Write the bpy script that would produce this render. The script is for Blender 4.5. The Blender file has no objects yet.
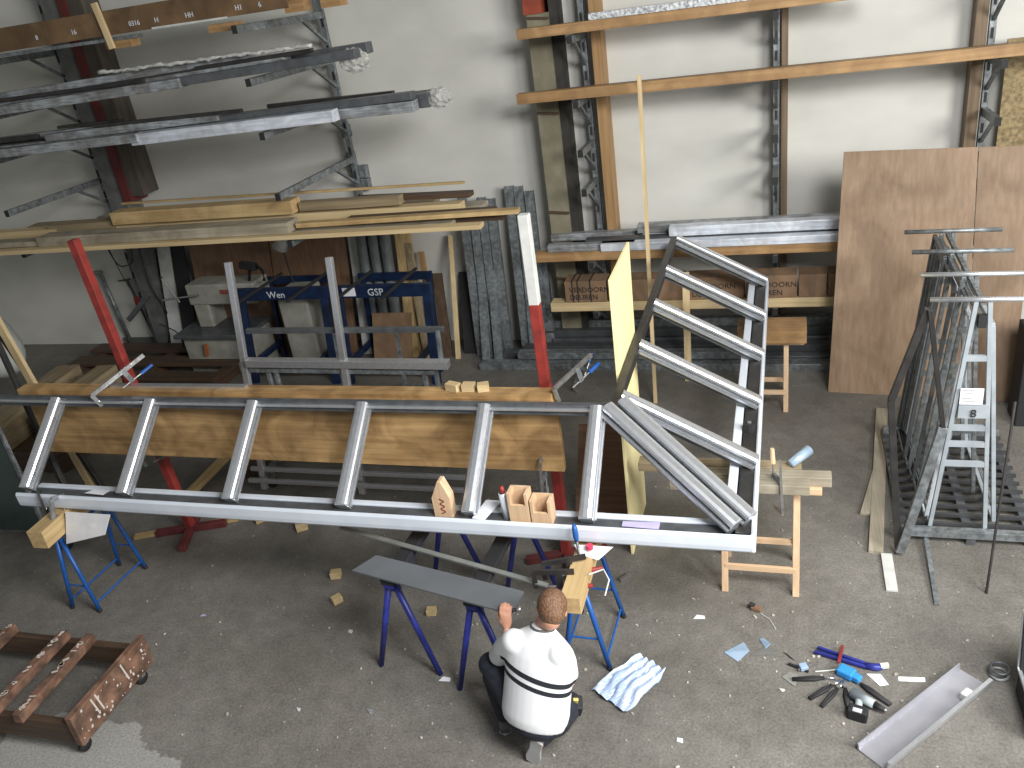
import bpy, bmesh, math, random
from mathutils import Vector, Matrix, Euler
random.seed(7)
V = Vector
C = bpy.context.scene.collection
S = bpy.context.scene
# ------------------------------------------------------------------ camera
H = 4.2
YAW, PITCH, ROLL, FPX = -0.345106882, 0.454276761, 0.149393811, 851.52
fwd = V((math.sin(YAW)*math.cos(PITCH), math.cos(YAW)*math.cos(PITCH), -math.sin(PITCH)))
rt = V((math.cos(YAW), -math.sin(YAW), 0)); dn = fwd.cross(rt)
r2 = rt*math.cos(ROLL)+dn*math.sin(ROLL); d2 = -rt*math.sin(ROLL)+dn*math.cos(ROLL)
cd = bpy.data.cameras.new('camera'); cam = bpy.data.objects.new('camera', cd); C.objects.link(cam)
m = Matrix((r2, -d2, -fwd)).transposed().to_4x4(); m.translation = V((0, 0, H)); cam.matrix_world = m
cd.sensor_width = 36; cd.lens = FPX/1024*36; cd.clip_end = 200
S.camera = cam
# ------------------------------------------------------------------ world, light, exposure
w = bpy.data.worlds.new('hall_daylight'); S.world = w; w.use_nodes = True
bg = w.node_tree.nodes['Background']; bg.inputs[0].default_value = (.93, .97, 1, 1); bg.inputs[1].default_value = .27
def area(name, loc, target, sx, sy, power, col):
    ld = bpy.data.lights.new(name, 'AREA'); ld.shape = 'RECTANGLE'; ld.size = sx; ld.size_y = sy; ld.energy = power; ld.color = col
    o = bpy.data.objects.new(name, ld); C.objects.link(o); o.location = loc
    o.rotation_euler = (V(target)-V(loc)).to_track_quat('-Z', 'Y').to_euler()
area('gate_daylight', (6.0, 1.2, 4.8), (-2.4, 7.8, 1.2), 3.2, 2.6, 830, (1, .985, .94))
area('roof_light', (2.0, 1.2, 5.8), (.4, 3.4, 0), 2.0, 2.0, 560, (.99, .99, 1))
S.view_settings.view_transform = 'Standard'; S.view_settings.look = 'None'
S.view_settings.gamma = 1; S.view_settings.use_curve_mapping = False; S.view_settings.exposure = 0.0

# ------------------------------------------------------------------ materials
MATS = {}
def newmat(name):
    m = bpy.data.materials.new(name); m.use_nodes = True; n = m.node_tree.nodes; l = m.node_tree.links
    return m, n, l, n['Principled BSDF']
def rgba(c): return (c[0], c[1], c[2], 1)
def mat(name, c1, c2=None, rough=.6, metal=0., scale=(8, 8, 8), detail=6, bump=0., lo=.35, hi=.65, spec=None):
    if name in MATS: return MATS[name]
    m, n, l, b = newmat(name)
    b.inputs['Roughness'].default_value = rough; b.inputs['Metallic'].default_value = metal
    if spec is not None: b.inputs['Specular IOR Level'].default_value = spec
    if c2 is None: c2 = tuple(x*.82 for x in c1)
    tc = n.new('ShaderNodeTexCoord'); mp = n.new('ShaderNodeMapping'); mp.inputs['Scale'].default_value = scale
    nz = n.new('ShaderNodeTexNoise'); nz.inputs['Scale'].default_value = 1; nz.inputs['Detail'].default_value = detail
    cr = n.new('ShaderNodeValToRGB'); cr.color_ramp.elements[0].position = lo; cr.color_ramp.elements[1].position = hi
    cr.color_ramp.elements[0].color = rgba(c2); cr.color_ramp.elements[1].color = rgba(c1)
    l.new(tc.outputs['Object'], mp.inputs[0]); l.new(mp.outputs[0], nz.inputs[0]); l.new(nz.outputs['Fac'], cr.inputs[0])
    l.new(cr.outputs[0], b.inputs['Base Color'])
    if bump:
        bp = n.new('ShaderNodeBump'); bp.inputs['Strength'].default_value = bump; bp.inputs['Distance'].default_value = .01
        l.new(nz.outputs['Fac'], bp.inputs['Height']); l.new(bp.outputs[0], b.inputs['Normal'])
    MATS[name] = m; return m
def wood(name, c1, c2, axis='x', rough=.6):
    s = {'x': (1.2, 28, 28), 'y': (28, 1.2, 28), 'z': (28, 28, 1.2)}[axis]
    return mat(name+'_'+axis, c1, c2, rough, 0, s, 5, .15, .32, .68)
def W(kind, axis='x'):
    k = {'pine': ((.55, .40, .20), (.40, .27, .12)), 'pale': ((.66, .52, .30), (.50, .37, .19)), 'orange': ((.40, .245, .11), (.27, .155, .065)),
         'grey': ((.40, .36, .28), (.25, .22, .16)), 'red': ((.25, .145, .085), (.17, .095, .055)), 'dark': ((.10, .06, .035), (.05, .03, .02)),
         'beech': ((.70, .50, .32), (.56, .38, .23)), 'ply': ((.30, .21, .14), (.24, .16, .10)), 'yellow': ((.93, .84, .48), (.86, .74, .37)),
         'shutter': ((.50, .32, .14), (.31, .185, .075)), 'grime': ((.34, .27, .16), (.20, .15, .09)), 'umber': ((.20, .14, .085), (.12, .08, .045))}[kind]
    return wood(kind, k[0], k[1], axis)
ALU = mat('brushed_aluminium', (.78, .80, .83), (.70, .72, .75), .32, .85, (30, 30, 30), 3)
ALUW = mat('coated_aluminium', (.78, .84, .92), (.72, .78, .86), .38, .15, (6, 6, 6), 3)
GALV = mat('galvanised_steel', (.30, .33, .345), (.16, .18, .19), .45, .5, (25, 25, 25), 4)
WRAP = mat('film_wrapped_profile', (.42, .45, .47), (.24, .26, .28), .42, .25, (5, 60, 60), 5, .3)
WRAPW = mat('pale_film', (.70, .74, .80), (.50, .55, .62), .35, .1, (3, 40, 40), 5, .2)
DALU = mat('dark_bronze_profile', (.055, .052, .05), (.035, .033, .032), .4, .4, (8, 8, 8))
GALU = mat('grey_ridge_profile', (.15, .16, .17), (.10, .107, .115), .4, .45, (10, 10, 10))
RUB = mat('black_rubber', (.018, .018, .02), None, .7)
BLUE = mat('blue_enamel', (.015, .10, .36), (.01, .07, .27), .4, 0, (6, 6, 6))
DBLUE = mat('dark_blue_enamel', (.025, .035, .26), (.012, .018, .14), .42, 0, (8, 8, 8))
NBLUE = mat('navy_steel', (.010, .028, .085), (.006, .014, .04), .45, .2, (8, 8, 8))
RED = mat('red_enamel', (.30, .034, .026), (.18, .024, .02), .5, 0, (9, 9, 9))
DRED = mat('dark_red_enamel', (.15, .032, .032), (.09, .02, .02), .55, 0, (9, 9, 9))
WHT = mat('white_paint', (.62, .63, .60), (.50, .51, .48), .5, 0, (9, 9, 9))
PAPER = mat('paper', (.85, .86, .90), (.75, .76, .80), .6)
CREAM = mat('cream_enamel', (.34, .335, .29), (.23, .23, .195), .5, 0, (5, 5, 5))
DGREY = mat('dark_grey_paint', (.06, .062, .065), (.04, .042, .045), .5)
INSUL = mat('pipe_insulation', (.15, .165, .17), (.09, .10, .105), .7, 0, (18, 18, 8))
CARD = mat('cardboard', (.27, .17, .10), (.21, .13, .075), .8, 0, (4, 4, 4))
CARDB = mat('brown_carton', (.19, .115, .055), (.13, .08, .04), .7, 0, (3, 3, 3))
INK = mat('black_ink', (.015, .013, .012), None, .7)
CHALK = mat('chalk_white', (.7, .75, .8), None, .8)
STEEL = mat('tool_steel', (.60, .60, .60), (.40, .40, .40), .35, .9, (30, 30, 30))
PANELG = mat('slate_grey_sheet', (.15, .16, .17), (.125, .135, .145), .42, .2, (3, 3, 3))
FOIL = mat('blue_foil', (.55, .65, .82), (.34, .44, .64), .3, .1, (14, 4, 14), 4, .4)
SKIN = mat('skin', (.62, .33, .22), (.52, .26, .17), .5, 0, (9, 9, 9))
HAIR = mat('brown_hair', (.22, .115, .06), (.10, .05, .028), .6, 0, (90, 90, 60), 3, .8)
NAVY = mat('navy_workwear', (.022, .025, .04), (.012, .014, .022), .8, 0, (20, 20, 20), 4, .3)

def blotchy(m_, amt=.35, sc=1.3):
    n = m_.node_tree.nodes; l = m_.node_tree.links; b = n['Principled BSDF']; src = b.inputs['Base Color'].links[0].from_socket
    tc = n.new('ShaderNodeTexCoord'); nz = n.new('ShaderNodeTexNoise'); nz.inputs['Scale'].default_value = sc; nz.inputs['Detail'].default_value = 5; nz.inputs['Distortion'].default_value = 1.2
    l.new(tc.outputs['Object'], nz.inputs[0]); cr = n.new('ShaderNodeValToRGB'); cr.color_ramp.elements[0].position = .35; cr.color_ramp.elements[1].position = .65
    cr.color_ramp.elements[0].color = (1-amt, 1-amt*1.1, 1-amt*1.2, 1); cr.color_ramp.elements[1].color = (1.12, 1.12, 1.12, 1); l.new(nz.outputs['Fac'], cr.inputs[0])
    mx = n.new('ShaderNodeMix'); mx.data_type = 'RGBA'; mx.blend_type = 'MULTIPLY'; mx.inputs[0].default_value = 1
    l.new(src, mx.inputs[6]); l.new(cr.outputs[0], mx.inputs[7]); l.new(mx.outputs[2], b.inputs['Base Color'])
blotchy(W('ply', 'z'), .28); blotchy(W('shutter'), .38, 3.5); blotchy(W('orange'), .25, 3); blotchy(W('grey'), .3, 2.5); blotchy(WRAP, .45, 5); blotchy(WRAPW, .25, 4)
blotchy(CARD, .3, 2); blotchy(CARDB, .3, 3); blotchy(W('pine'), .2, 3); blotchy(GALV, .3, 4)

# ------------------------------------------------------------------ mesh helper
class MB:
    def __init__(s): s.bm = bmesh.new(); s.uvm = None
    def _hex(s, P):
        vs = [s.bm.verts.new(p) for p in P]
        for f in ((0, 3, 2, 1), (4, 5, 6, 7), (0, 1, 5, 4), (1, 2, 6, 5), (2, 3, 7, 6), (3, 0, 4, 7)): s.bm.faces.new([vs[i] for i in f])
        return s
    def box(s, x0, x1, y0, y1, z0, z1):
        return s._hex([(x0, y0, z0), (x1, y0, z0), (x1, y1, z0), (x0, y1, z0), (x0, y0, z1), (x1, y0, z1), (x1, y1, z1), (x0, y1, z1)])
    def obox(s, c, d, e=(0, 0, 0)):
        M = Euler(e).to_matrix(); c = V(c); P = []
        for z in (-1, 1):
            for x, y in ((-1, -1), (1, -1), (1, 1), (-1, 1)): P.append(c+M@V((x*d[0]/2, y*d[1]/2, z*d[2]/2)))
        return s._hex(P)
    def frame(s, p, q, up):
        d = (V(q)-V(p)).normalized(); up = V(up)
        if abs(d.dot(up)) > .98*up.length: up = V((0, 1, 0)) if abs(d.y) < .9 else V((1, 0, 0))
        sd = d.cross(up).normalized(); u = sd.cross(d).normalized(); return d, sd, u
    def bar(s, p, q, w, h, up=(0, 0, 1)):
        d, sd, u = s.frame(p, q, up); P = []
        for o in (V(p), V(q)):
            for a, b in ((-1, -1), (1, -1), (1, 1), (-1, 1)): P.append(o+sd*a*w/2+u*b*h/2)
        return s._hex([P[0], P[1], P[2], P[3], P[4], P[5], P[6], P[7]])
    def prism(s, prof, p, q, up=(0, 0, 1)):
        d, sd, u = s.frame(p, q, up); rows = []
        for o in (V(p), V(q)): rows.append([s.bm.verts.new(o+sd*a+u*b) for a, b in prof])
        n = len(prof)
        for i in range(n): s.bm.faces.new((rows[0][i], rows[0][(i+1) % n], rows[1][(i+1) % n], rows[1][i]))
        s.bm.faces.new(rows[0][::-1]); s.bm.faces.new(rows[1]); return s
    def tube(s, p, q, r, r2=None, n=12):
        r2 = r if r2 is None else r2; d, sd, u = s.frame(p, q, (0, 0, 1)); rows = []
        for o, k in ((V(p), r), (V(q), r2)):
            rows.append([s.bm.verts.new(o+(sd*math.cos(2*math.pi*i/n)+u*math.sin(2*math.pi*i/n))*k) for i in range(n)])
        for i in range(n): s.bm.faces.new((rows[0][i], rows[0][(i+1) % n], rows[1][(i+1) % n], rows[1][i]))
        s.bm.faces.new(rows[0][::-1]); s.bm.faces.new(rows[1]); return s
    def path(s, pts, r, n=8):
        pts = [V(p) for p in pts]; rows = []; N = len(pts); pu = V((0, 0, 1))
        for i, p in enumerate(pts):
            d = (pts[min(i+1, N-1)]-pts[max(i-1, 0)]).normalized()
            sd = d.cross(pu)
            if sd.length < .05: sd = d.cross(V((1, .3, 0)))
            sd.normalize(); u = sd.cross(d)
            rr = r[i] if isinstance(r, (list, tuple)) else r
            rows.append([s.bm.verts.new(p+(sd*math.cos(2*math.pi*k/n)+u*math.sin(2*math.pi*k/n))*rr) for k in range(n)])
        for a, b in zip(rows, rows[1:]):
            for k in range(n): s.bm.faces.new((a[k], a[(k+1) % n], b[(k+1) % n], b[k]))
        s.bm.faces.new(rows[0][::-1]); s.bm.faces.new(rows[-1]); return s
    def loft(s, rings, n=20):
        rows = []
        for c, U, W_ in rings:
            c, U, W_ = V(c), V(U), V(W_)
            rows.append([s.bm.verts.new(c+U*math.cos(2*math.pi*k/n)+W_*math.sin(2*math.pi*k/n)) for k in range(n)])
        for a, b in zip(rows, rows[1:]):
            for k in range(n): s.bm.faces.new((a[k], a[(k+1) % n], b[(k+1) % n], b[k]))
        s.bm.faces.new(rows[0][::-1]); s.bm.faces.new(rows[-1]); return s
    def ball(s, c, r, e=(0, 0, 0), n=16):
        r = (r, r, r) if not isinstance(r, (tuple, list)) else r
        M = Matrix.Translation(V(c)) @ Euler(e).to_matrix().to_4x4() @ Matrix.Diagonal((r[0], r[1], r[2], 1))
        bmesh.ops.create_uvsphere(s.bm, u_segments=n, v_segments=n//2+2, radius=1, matrix=M); return s
    def poly(s, pts, t):                                   # thick plate from a 3-D outline
        pts = [V(p) for p in pts]; nrm = V((0, 0, 0))
        for i in range(len(pts)): nrm += (pts[i]-pts[0]).cross(pts[(i+1) % len(pts)]-pts[0])
        nrm.normalize(); a = [s.bm.verts.new(p) for p in pts]; b = [s.bm.verts.new(p+nrm*t) for p in pts]; n = len(pts)
        s.bm.faces.new(a[::-1]); s.bm.faces.new(b)
        for i in range(n): s.bm.faces.new((a[i], a[(i+1) % n], b[(i+1) % n], b[i]))
        return s
    def build(s, name, material, parent=None, bevel=0., smooth=False):
        me = bpy.data.meshes.new(name); bmesh.ops.recalc_face_normals(s.bm, faces=s.bm.faces)
        if parent is not None:
            org = V((0, 0, 0)); p = parent
            while p is not None: org += p.location; p = p.parent
        else:
            xs = [v.co for v in s.bm.verts]
            org = V(((min(v.x for v in xs)+max(v.x for v in xs))/2, (min(v.y for v in xs)+max(v.y for v in xs))/2, min(v.z for v in xs)))
        for v in s.bm.verts: v.co -= org
        s.bm.to_mesh(me); s.bm.free()
        if smooth:
            for f in me.polygons: f.use_smooth = True
        o = bpy.data.objects.new(name, me); C.objects.link(o)
        for mm in (material if isinstance(material, (list, tuple)) else [material]): me.materials.append(mm)
        if parent is not None: o.parent = parent
        else: o.location = org
        if bevel:
            b = o.modifiers.new('bevel', 'BEVEL'); b.width = bevel; b.segments = 2; b.limit_method = 'ANGLE'
        return o
def tag(o, label=None, cat=None, group=None, kind=None):
    if label: o['label'] = label
    if cat: o['category'] = cat
    if group: o['group'] = group
    if kind: o['kind'] = kind
    return o
def thing(name, loc, label, cat, group=None):
    o = bpy.data.objects.new(name, None); C.objects.link(o); o.location = loc; o.empty_display_size = .05
    return tag(o, label, cat, group)
def text_mesh(name, body, size, M, material, parent, depth=.0015):
    cu = bpy.data.curves.new(name, 'FONT'); cu.body = body; cu.size = size; cu.extrude = depth; cu.resolution_u = 2
    to = bpy.data.objects.new('tmp_text', cu); C.objects.link(to); bpy.context.view_layer.update()
    me = bpy.data.meshes.new_from_object(to.evaluated_get(bpy.context.evaluated_depsgraph_get())); bpy.data.objects.remove(to)
    org = V((0, 0, 0)); p = parent
    while p is not None: org += p.location; p = p.parent
    me.transform(Matrix.Translation(-org) @ M); me.materials.clear(); me.materials.append(material)
    o = bpy.data.objects.new(name, me); C.objects.link(o); o.parent = parent; return o
FACING = Euler((math.pi/2, 0, 0)).to_matrix().to_4x4()      # text standing up, read from -y

# ------------------------------------------------------------------ setting
def floor_mat():
    m, n, l, b = newmat('worn_concrete'); tc = n.new('ShaderNodeTexCoord')
    def nz(sc, det, src=tc.outputs['Object'], rough=.6):
        x = n.new('ShaderNodeTexNoise'); x.inputs['Scale'].default_value = sc; x.inputs['Detail'].default_value = det; x.inputs['Roughness'].default_value = rough
        l.new(src, x.inputs[0]); return x
    def ramp(src, e):
        r = n.new('ShaderNodeValToRGB'); r.color_ramp.elements[0].position = e[0][0]; r.color_ramp.elements[0].color = rgba(e[0][1])
        r.color_ramp.elements[1].position = e[1][0]; r.color_ramp.elements[1].color = rgba(e[1][1]); l.new(src, r.inputs[0]); return r
    def mix(f, a, c, bt='MIX'):
        x = n.new('ShaderNodeMix'); x.data_type = 'RGBA'; x.blend_type = bt
        if isinstance(f, float): x.inputs[0].default_value = f
        else: l.new(f, x.inputs[0])
        for s_, v in ((6, a), (7, c)):
            if isinstance(v, tuple): x.inputs[s_].default_value = rgba(v)
            else: l.new(v, x.inputs[s_])
        return x.outputs[2]
    big = ramp(nz(.55, 8).outputs['Fac'], ((.35, (.140, .130, .113)), (.65, (.222, .210, .187))))
    med = ramp(nz(7, 8, rough=.75).outputs['Fac'], ((.3, (.72, .72, .72)), (.72, (1.15, 1.15, 1.15))))
    fine = ramp(nz(60, 6, rough=.8).outputs['Fac'], ((.35, (.62, .62, .62)), (.66, (1.3, 1.3, 1.3))))
    col = mix(1., mix(1., big.outputs[0], med.outputs[0], 'MULTIPLY'), fine.outputs[0], 'MULTIPLY')
    # pale aggregate specks and small chips
    vo = n.new('ShaderNodeTexVoronoi'); vo.inputs['Scale'].default_value = 9; l.new(tc.outputs['Object'], vo.inputs[0])
    sp = ramp(vo.outputs['Distance'], ((.035, (1, 1, 1)), (.06, (0, 0, 0))))
    col = mix(sp.outputs[0], col, (.42, .40, .36))
    # re-screeded pale patch, with a ragged outline of its own
    nz2 = nz(2.2, 6); sx = n.new('ShaderNodeSeparateXYZ'); l.new(tc.outputs['Object'], sx.inputs[0])
    def mth(op, a, b2=None):
        x = n.new('ShaderNodeMath'); x.operation = op
        for i, v in enumerate((a, b2)):
            if v is None: continue
            if isinstance(v, (int, float)): x.inputs[i].default_value = v
            else: l.new(v, x.inputs[i])
        return x.outputs[0]
    dx = mth('DIVIDE', mth('SUBTRACT', sx.outputs[0], -4.3), .78); dy = mth('DIVIDE', mth('SUBTRACT', sx.outputs[1], 2.62), .50)
    rr = mth('ADD', mth('ADD', mth('MULTIPLY', dx, dx), mth('MULTIPLY', dy, dy)), mth('MULTIPLY', mth('SUBTRACT', nz2.outputs['Fac'], .5), 2.0))
    patch = ramp(rr, ((.93, (1, 1, 1)), (.97, (0, 0, 0))))
    col = mix(patch.outputs[0], col, mix(1., (.34, .335, .31), fine.outputs[0], 'MULTIPLY'))
    l.new(col, b.inputs['Base Color'])
    rg = ramp(nz(1.5, 5).outputs['Fac'], ((.35, (.45, .45, .45)), (.65, (.75, .75, .75)))); l.new(rg.outputs[0], b.inputs['Roughness'])
    bp = n.new('ShaderNodeBump'); bp.inputs['Strength'].default_value = .35; bp.inputs['Distance'].default_value = .01
    l.new(nz(45, 8).outputs['Fac'], bp.inputs['Height']); l.new(bp.outputs[0], b.inputs['Normal'])
    return m
WY = 9.3
fl = MB().box(-14, 6, -1, WY, -.1, 0); o = fl.build('floor', floor_mat()); o.location.z = -.1; tag(o, kind='structure')
# shift so Object coordinates equal world coordinates
o.data.transform(Matrix.Translation(o.location)); o.location = (0, 0, 0)
wallm = mat('rough_white_plaster', (.64, .635, .59), (.50, .495, .455), .85, 0, (.9, .9, 1.6), 8, .1, .3, .7)
tag(MB().box(-14, 6, WY, WY+.2, 0, 6).build('wall_back', wallm), kind='structure')
ceilm = mat('dark_ceiling', (.22, .22, .21))
tag(MB().box(-14, 9, 2.6, WY, 7.6, 7.8).build('ceiling', ceilm), kind='structure')  # unseen slab overhead, added to keep world light off the back of the hall
tag(MB().box(-14.2, -14, -1, WY, 0, 7.6).build('unseen_wall_left', wallm), kind='structure')  # unseen side wall, added so less world light reaches the left end
tag(MB().box(-9.2, -7.0, WY-.035, WY, .0, .10).build('baseboard_back', mat('dirty_plinth', (.12, .12, .11))), kind='structure')

# building columns
t = thing('steel_column', (-8.0, 9.15, 0), 'grey steel building column with red and brown cladding strips behind the left racks', 'column')
MB().box(-8.36, -8.10, 9.0, WY, 0, 6).build('column_body', mat('column_grey', (.15, .155, .145), (.10, .105, .10), .7), t)
MB().box(-8.10, -7.98, 8.97, WY, 2.12, 6).build('red_strip', mat('rust_red_strip', (.12, .022, .02), None, .7), t)
MB().box(-7.98, -7.78, 9.0, WY, 2.20, 6).build('cladding', mat('brown_cladding', (.10, .085, .065), (.06, .05, .04), .8, 0, (10, 10, 2)), t)
t = thing('concrete_column', (-2.35, 9.15, 0), 'stained beige column with dark side strip and orange top beside the wooden rack post', 'column')
MB().box(-2.50, -2.27, 9.0, WY, 0, 3.72).build('column_body', mat('stained_stone', (.24, .22, .15), (.15, .135, .09), .85, 0, (5, 5, 3), 6, .3), t)
MB().box(-2.27, -2.19, 9.03, WY, 0, 6).build('dark_strip', mat('near_black', (.04, .037, .03), (.025, .022, .02), .8), t)  # near-black strip along the right edge of the column
MB().box(-2.52, -2.33, 8.98, WY, 3.72, 6).build('orange_top', mat('orange_primer', (.30, .055, .025), (.2, .04, .02), .6), t)
for z in (.9, 1.68, 2.75, 3.68): MB().obox((-2.385, 8.985, z), (.235, .03, .02), (0, .1, 0)).build('joint_band', W('dark'), t)

# ------------------------------------------------------------------ cantilever racks
def slotted(x, y0, top, parent, wpost=.06):
    MB().box(x-wpost/2, x+wpost/2, y0, y0+.05, 0, top).build('upright', GALV, parent, .004)
    b = MB(); z = .5
    while z < top-.1: b.box(x-.012, x+.012, y0-.004, y0, z, z+.09); z += .28
    b.build('slot_row', RUB, parent)
def rack_arm(x, y0, y1, z, parent, drop=.02, hh=.07):
    a = MB().bar((x, y1, z-drop), (x, y0, z), .05, hh).build('rack_arm', GALV, parent, .004)
    MB().bar((x, y0-.001, z), (x, y0-.012, z), .052, hh+.002).build('end_cap', RUB, a)
    MB().bar((x, y1, z-.30), (x, y1-.42, z-.045), .03, .03).build('strut', GALV, a)
def rack(x, levels, y0, y1, label, ytop=6.0, first_drop=.02):
    t = thing('cantilever_rack', (x, y1, 0), label, 'storage rack'); slotted(x, y1, ytop, t)
    for z in levels: rack_arm(x, y0, y1, z, t)
    return t
rack(-8.47, (1.94, 2.43, 3.0, 3.45, 4.0), 7.55, 9.10, 'galvanised cantilever rack upright with long arms beside the red striped column')
t = rack(-4.85, (1.94, 2.43, 3.03, 3.53, 4.0), 7.45, 9.15, 'galvanised cantilever rack upright on the bare white wall, second from the left')
for i, (x, z) in enumerate(((-4.90, 2.72), (-4.91, 2.40), (-4.90, 2.25), (-4.78, 2.24), (-4.78, 2.09))):
    MB().box(x-.04, x+.05, 9.2, WY, z-.07, z+.07).build('junction_box', GALV, t, .005)
XR = (-1.97, -.09, 1.77)
for k, (x, lb) in enumerate(zip(XR, ('slotted steel rack upright beside the orange wooden post', 'slotted steel rack upright in the middle of the right wall', 'slotted steel rack upright above the large plywood sheets'))):
    rack(x, (.64, 1.21, 2.0 if k else 2.0, 2.40, 2.88, 3.48), 8.52, 9.13, lb)
tag(MB().box(-1.93+.06, -1.93+.16, 9.05, WY, 0, 6).build('wooden_post', W('orange', 'z')), 'orange-brown wooden post fixed to the wall beside the beige column', 'post')
tag(MB().box(-.04, .02, 9.12, WY, 0, 6).build('wooden_post', W('umber', 'z')), 'thin weathered wooden post behind the middle rack upright', 'post')
tag(MB().box(1.62, 1.72, 9.1, WY, 0, 6).build('wooden_post', W('umber', 'z')), 'weathered wooden post above the plywood sheets', 'post')

def plank(p, q, w_, h_, material, label, group=None, name='plank', cat='plank', bev=.003):
    return tag(MB().bar(p, q, w_, h_).build(name, material, None, bev), label, cat, group)
# right rack beams  (z is underside)
plank((-2.50, 8.62, 3.56+.015), (.75, 8.62, 3.56+.015), .10, .095, W('orange'), 'topmost orange wooden beam across the right rack arms', name='wooden_beam', cat='beam')
plank((-2.58, 8.62, 2.975), (2.6, 8.62, 2.975), .10, .10, W('orange'), 'long orange wooden beam crossing above the upright stick', name='wooden_beam', cat='beam')
plank((-2.30, 8.80, 2.965), (2.5, 8.80, 2.965), .16, .07, W('dark'), 'dark board lying behind the long orange beam', cat='board')
plank((-2.36, 8.80, 3.56), (.7, 8.80, 3.56), .16, .06, W('dark'), 'dark board lying behind the topmost orange beam', cat='board')
plank((-2.60, 8.62, 1.305), (1.2, 8.62, 1.305), .12, .10, W('orange'), 'orange wooden beam under the wrapped aluminium profiles on the right rack', name='wooden_beam', cat='beam')
plank((-2.48, 8.62, .73), (1.2, 8.62, .73), .16, .10, W('pale'), 'pale wooden beam carrying the row of cartons', name='wooden_beam', cat='beam')
tag(MB().bar((-1.78, 8.62, 3.655), (.2, 8.62, 3.655), .09, .06).build('aluminium_profile', mat('speckled_film', (.78, .8, .8), (.25, .26, .28), .4, .1, (40, 40, 40))), 'profile in white speckled film on the topmost orange beam', 'profile')
tag(MB().bar((-1.2, 8.80, 3.62), (.45, 8.80, 3.62), .07, .05).build('aluminium_profile', DALU), 'black profile on the topmost dark board behind the speckled one', 'profile')
# wrapped profiles on beam C
gC = 'film wrapped profiles on the middle right shelf'
for (x0, x1, y, z, ww, hh, mm) in ((-1.86, 1.1, 8.60, 1.395, .12, .08, WRAPW), (-2.05, 1.1, 8.74, 1.40, .12, .09, DGREY), (-1.45, 1.1, 8.87, 1.40, .12, .09, WRAPW), (-2.5, -.8, 9.0, 1.40, .10, .08, WRAP),
                                   (-1.15, 1.1, 8.72, 1.50, .12, .10, WRAPW), (-1.5, .9, 8.86, 1.50, .12, .09, WRAP), (-2.45, -1.5, 8.62, 1.395, .08, .08, WRAP)):
    if x1 > 1: x1 = 1.1
    dark = mm is DGREY
    tag(MB().bar((x0, y, z), (x1, y, z), ww, hh).build('aluminium_profile', mm, None, .006),
        'profile on the middle right shelf: '+{(-1.86, 8.60): 'pale front one lying on the beam', (-2.05, 8.74): 'dark uncoated one between the pale ones', (-1.45, 8.87): 'pale bottom one at the rear', (-2.5, 9.0): 'grey wrapped one against the wall', (-1.15, 8.72): 'pale wide one on top', (-1.5, 8.86): 'grey wrapped one on top at the rear', (-2.45, 8.62): 'grey wrapped front one at the left end'}[(x0, y)], 'profile')
# cartons
def carton(x0, x1, y0, label, words=None, tall=.24, group=None):
    t = thing('cardboard_box', ((x0+x1)/2, y0+.12, .785), label, 'cardboard box', group)
    MB().box(x0, x1, y0, y0+.24, .785, .785+tall).build('carton_body', CARD, t, .003)
    MB().box((x0+x1)/2-.03, (x0+x1)/2+.03, y0-.002, y0+.2, .786, .785+tall+.002).build('packing_tape', mat('tape', (.20, .13, .08)), t)
    if words:
        for k, wd in enumerate(words):
            text_mesh('printed_lettering', wd, .082, Matrix.Translation((x0+.05, y0-.003, .785+.115-k*.085)) @ FACING, INK, t)
carton(-2.30, -1.84, 8.55, 'leftmost cardboard box with black strapping on the pale beam', ('VERDOORN', 'DEUREN'))
carton(-1.82, -1.00, 8.55, 'long cardboard box half hidden behind the yellow plywood board', None)
carton(-.98, -.40, 8.55, 'cardboard box behind the dark ridge bar and upper bars of the frame', ('VERDOORN', 'DEUREN'))
carton(-.38, .12, 8.55, 'printed cardboard box behind the end corner of the frame', ('VERDOORN', 'DEUREN'), )
carton(.14, .40, 8.55, 'small plain cardboard box near the large plywood sheet', None)
carton(.42, 1.0, 8.55, 'cardboard box disappearing behind the large plywood sheet', None)
for x, lb in ((-2.22, 'leftmost'), (-2.16, 'middle'), (-2.02, 'rightmost')):
    tag(MB().box(x, x+.012, 8.545, 8.80, .788, 1.032).build('strap', RUB), lb+' of the three black straps around the leftmost cardboard box', 'strap')
# OSB panel at the far right
tag(MB().box(1.90, 3.2, 9.1, 9.13, 1.9, 3.0).build('chipboard_sheet', mat('osb', (.33, .25, .13), (.16, .12, .06), .8, 0, (30, 30, 30), 4)), 'coarse chipboard sheet behind the rightmost rack upright', 'board')

# ------------------------------------------------------------------ left rack loads
def sagbar(x0, x1, y, z0, z1, w_, h_, mm, label, group=None, cat='profile', name='aluminium_profile'):
    return tag(MB().bar((x0, y, z0), (x1, y, z1), w_, h_).build(name, mm, None, .006), label, cat, group)
gA = 'film wrapped profiles on the middle left rack level'; lA = 'long film wrapped profile on the middle left rack level'
LA = {(-6.4, 7.52): 'brightest pale wrapped profile at the front right of the middle left rack level', (-9.6, 7.50): 'front grey wrapped profile at the left of the middle left rack level', (-9.6, 7.70): 'long wrapped profile behind the bright one on the middle left rack level',
      (-6.3, 7.86): 'dark grey profile ending in crumpled film on the middle left rack level', (-9.6, 8.02): 'long nearly black profile towards the back of the middle left level', (-7.6, 7.66): 'upper wrapped profile in the centre of the middle left bundle',
      (-7.3, 8.20): 'rearmost nearly black profile on the middle left rack level', (-9.6, 7.75): 'upper wrapped profile at the left end of the middle left bundle', (-5.6, 7.68): 'upper dark grey profile at the right of the middle left bundle'}
k = 0
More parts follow.
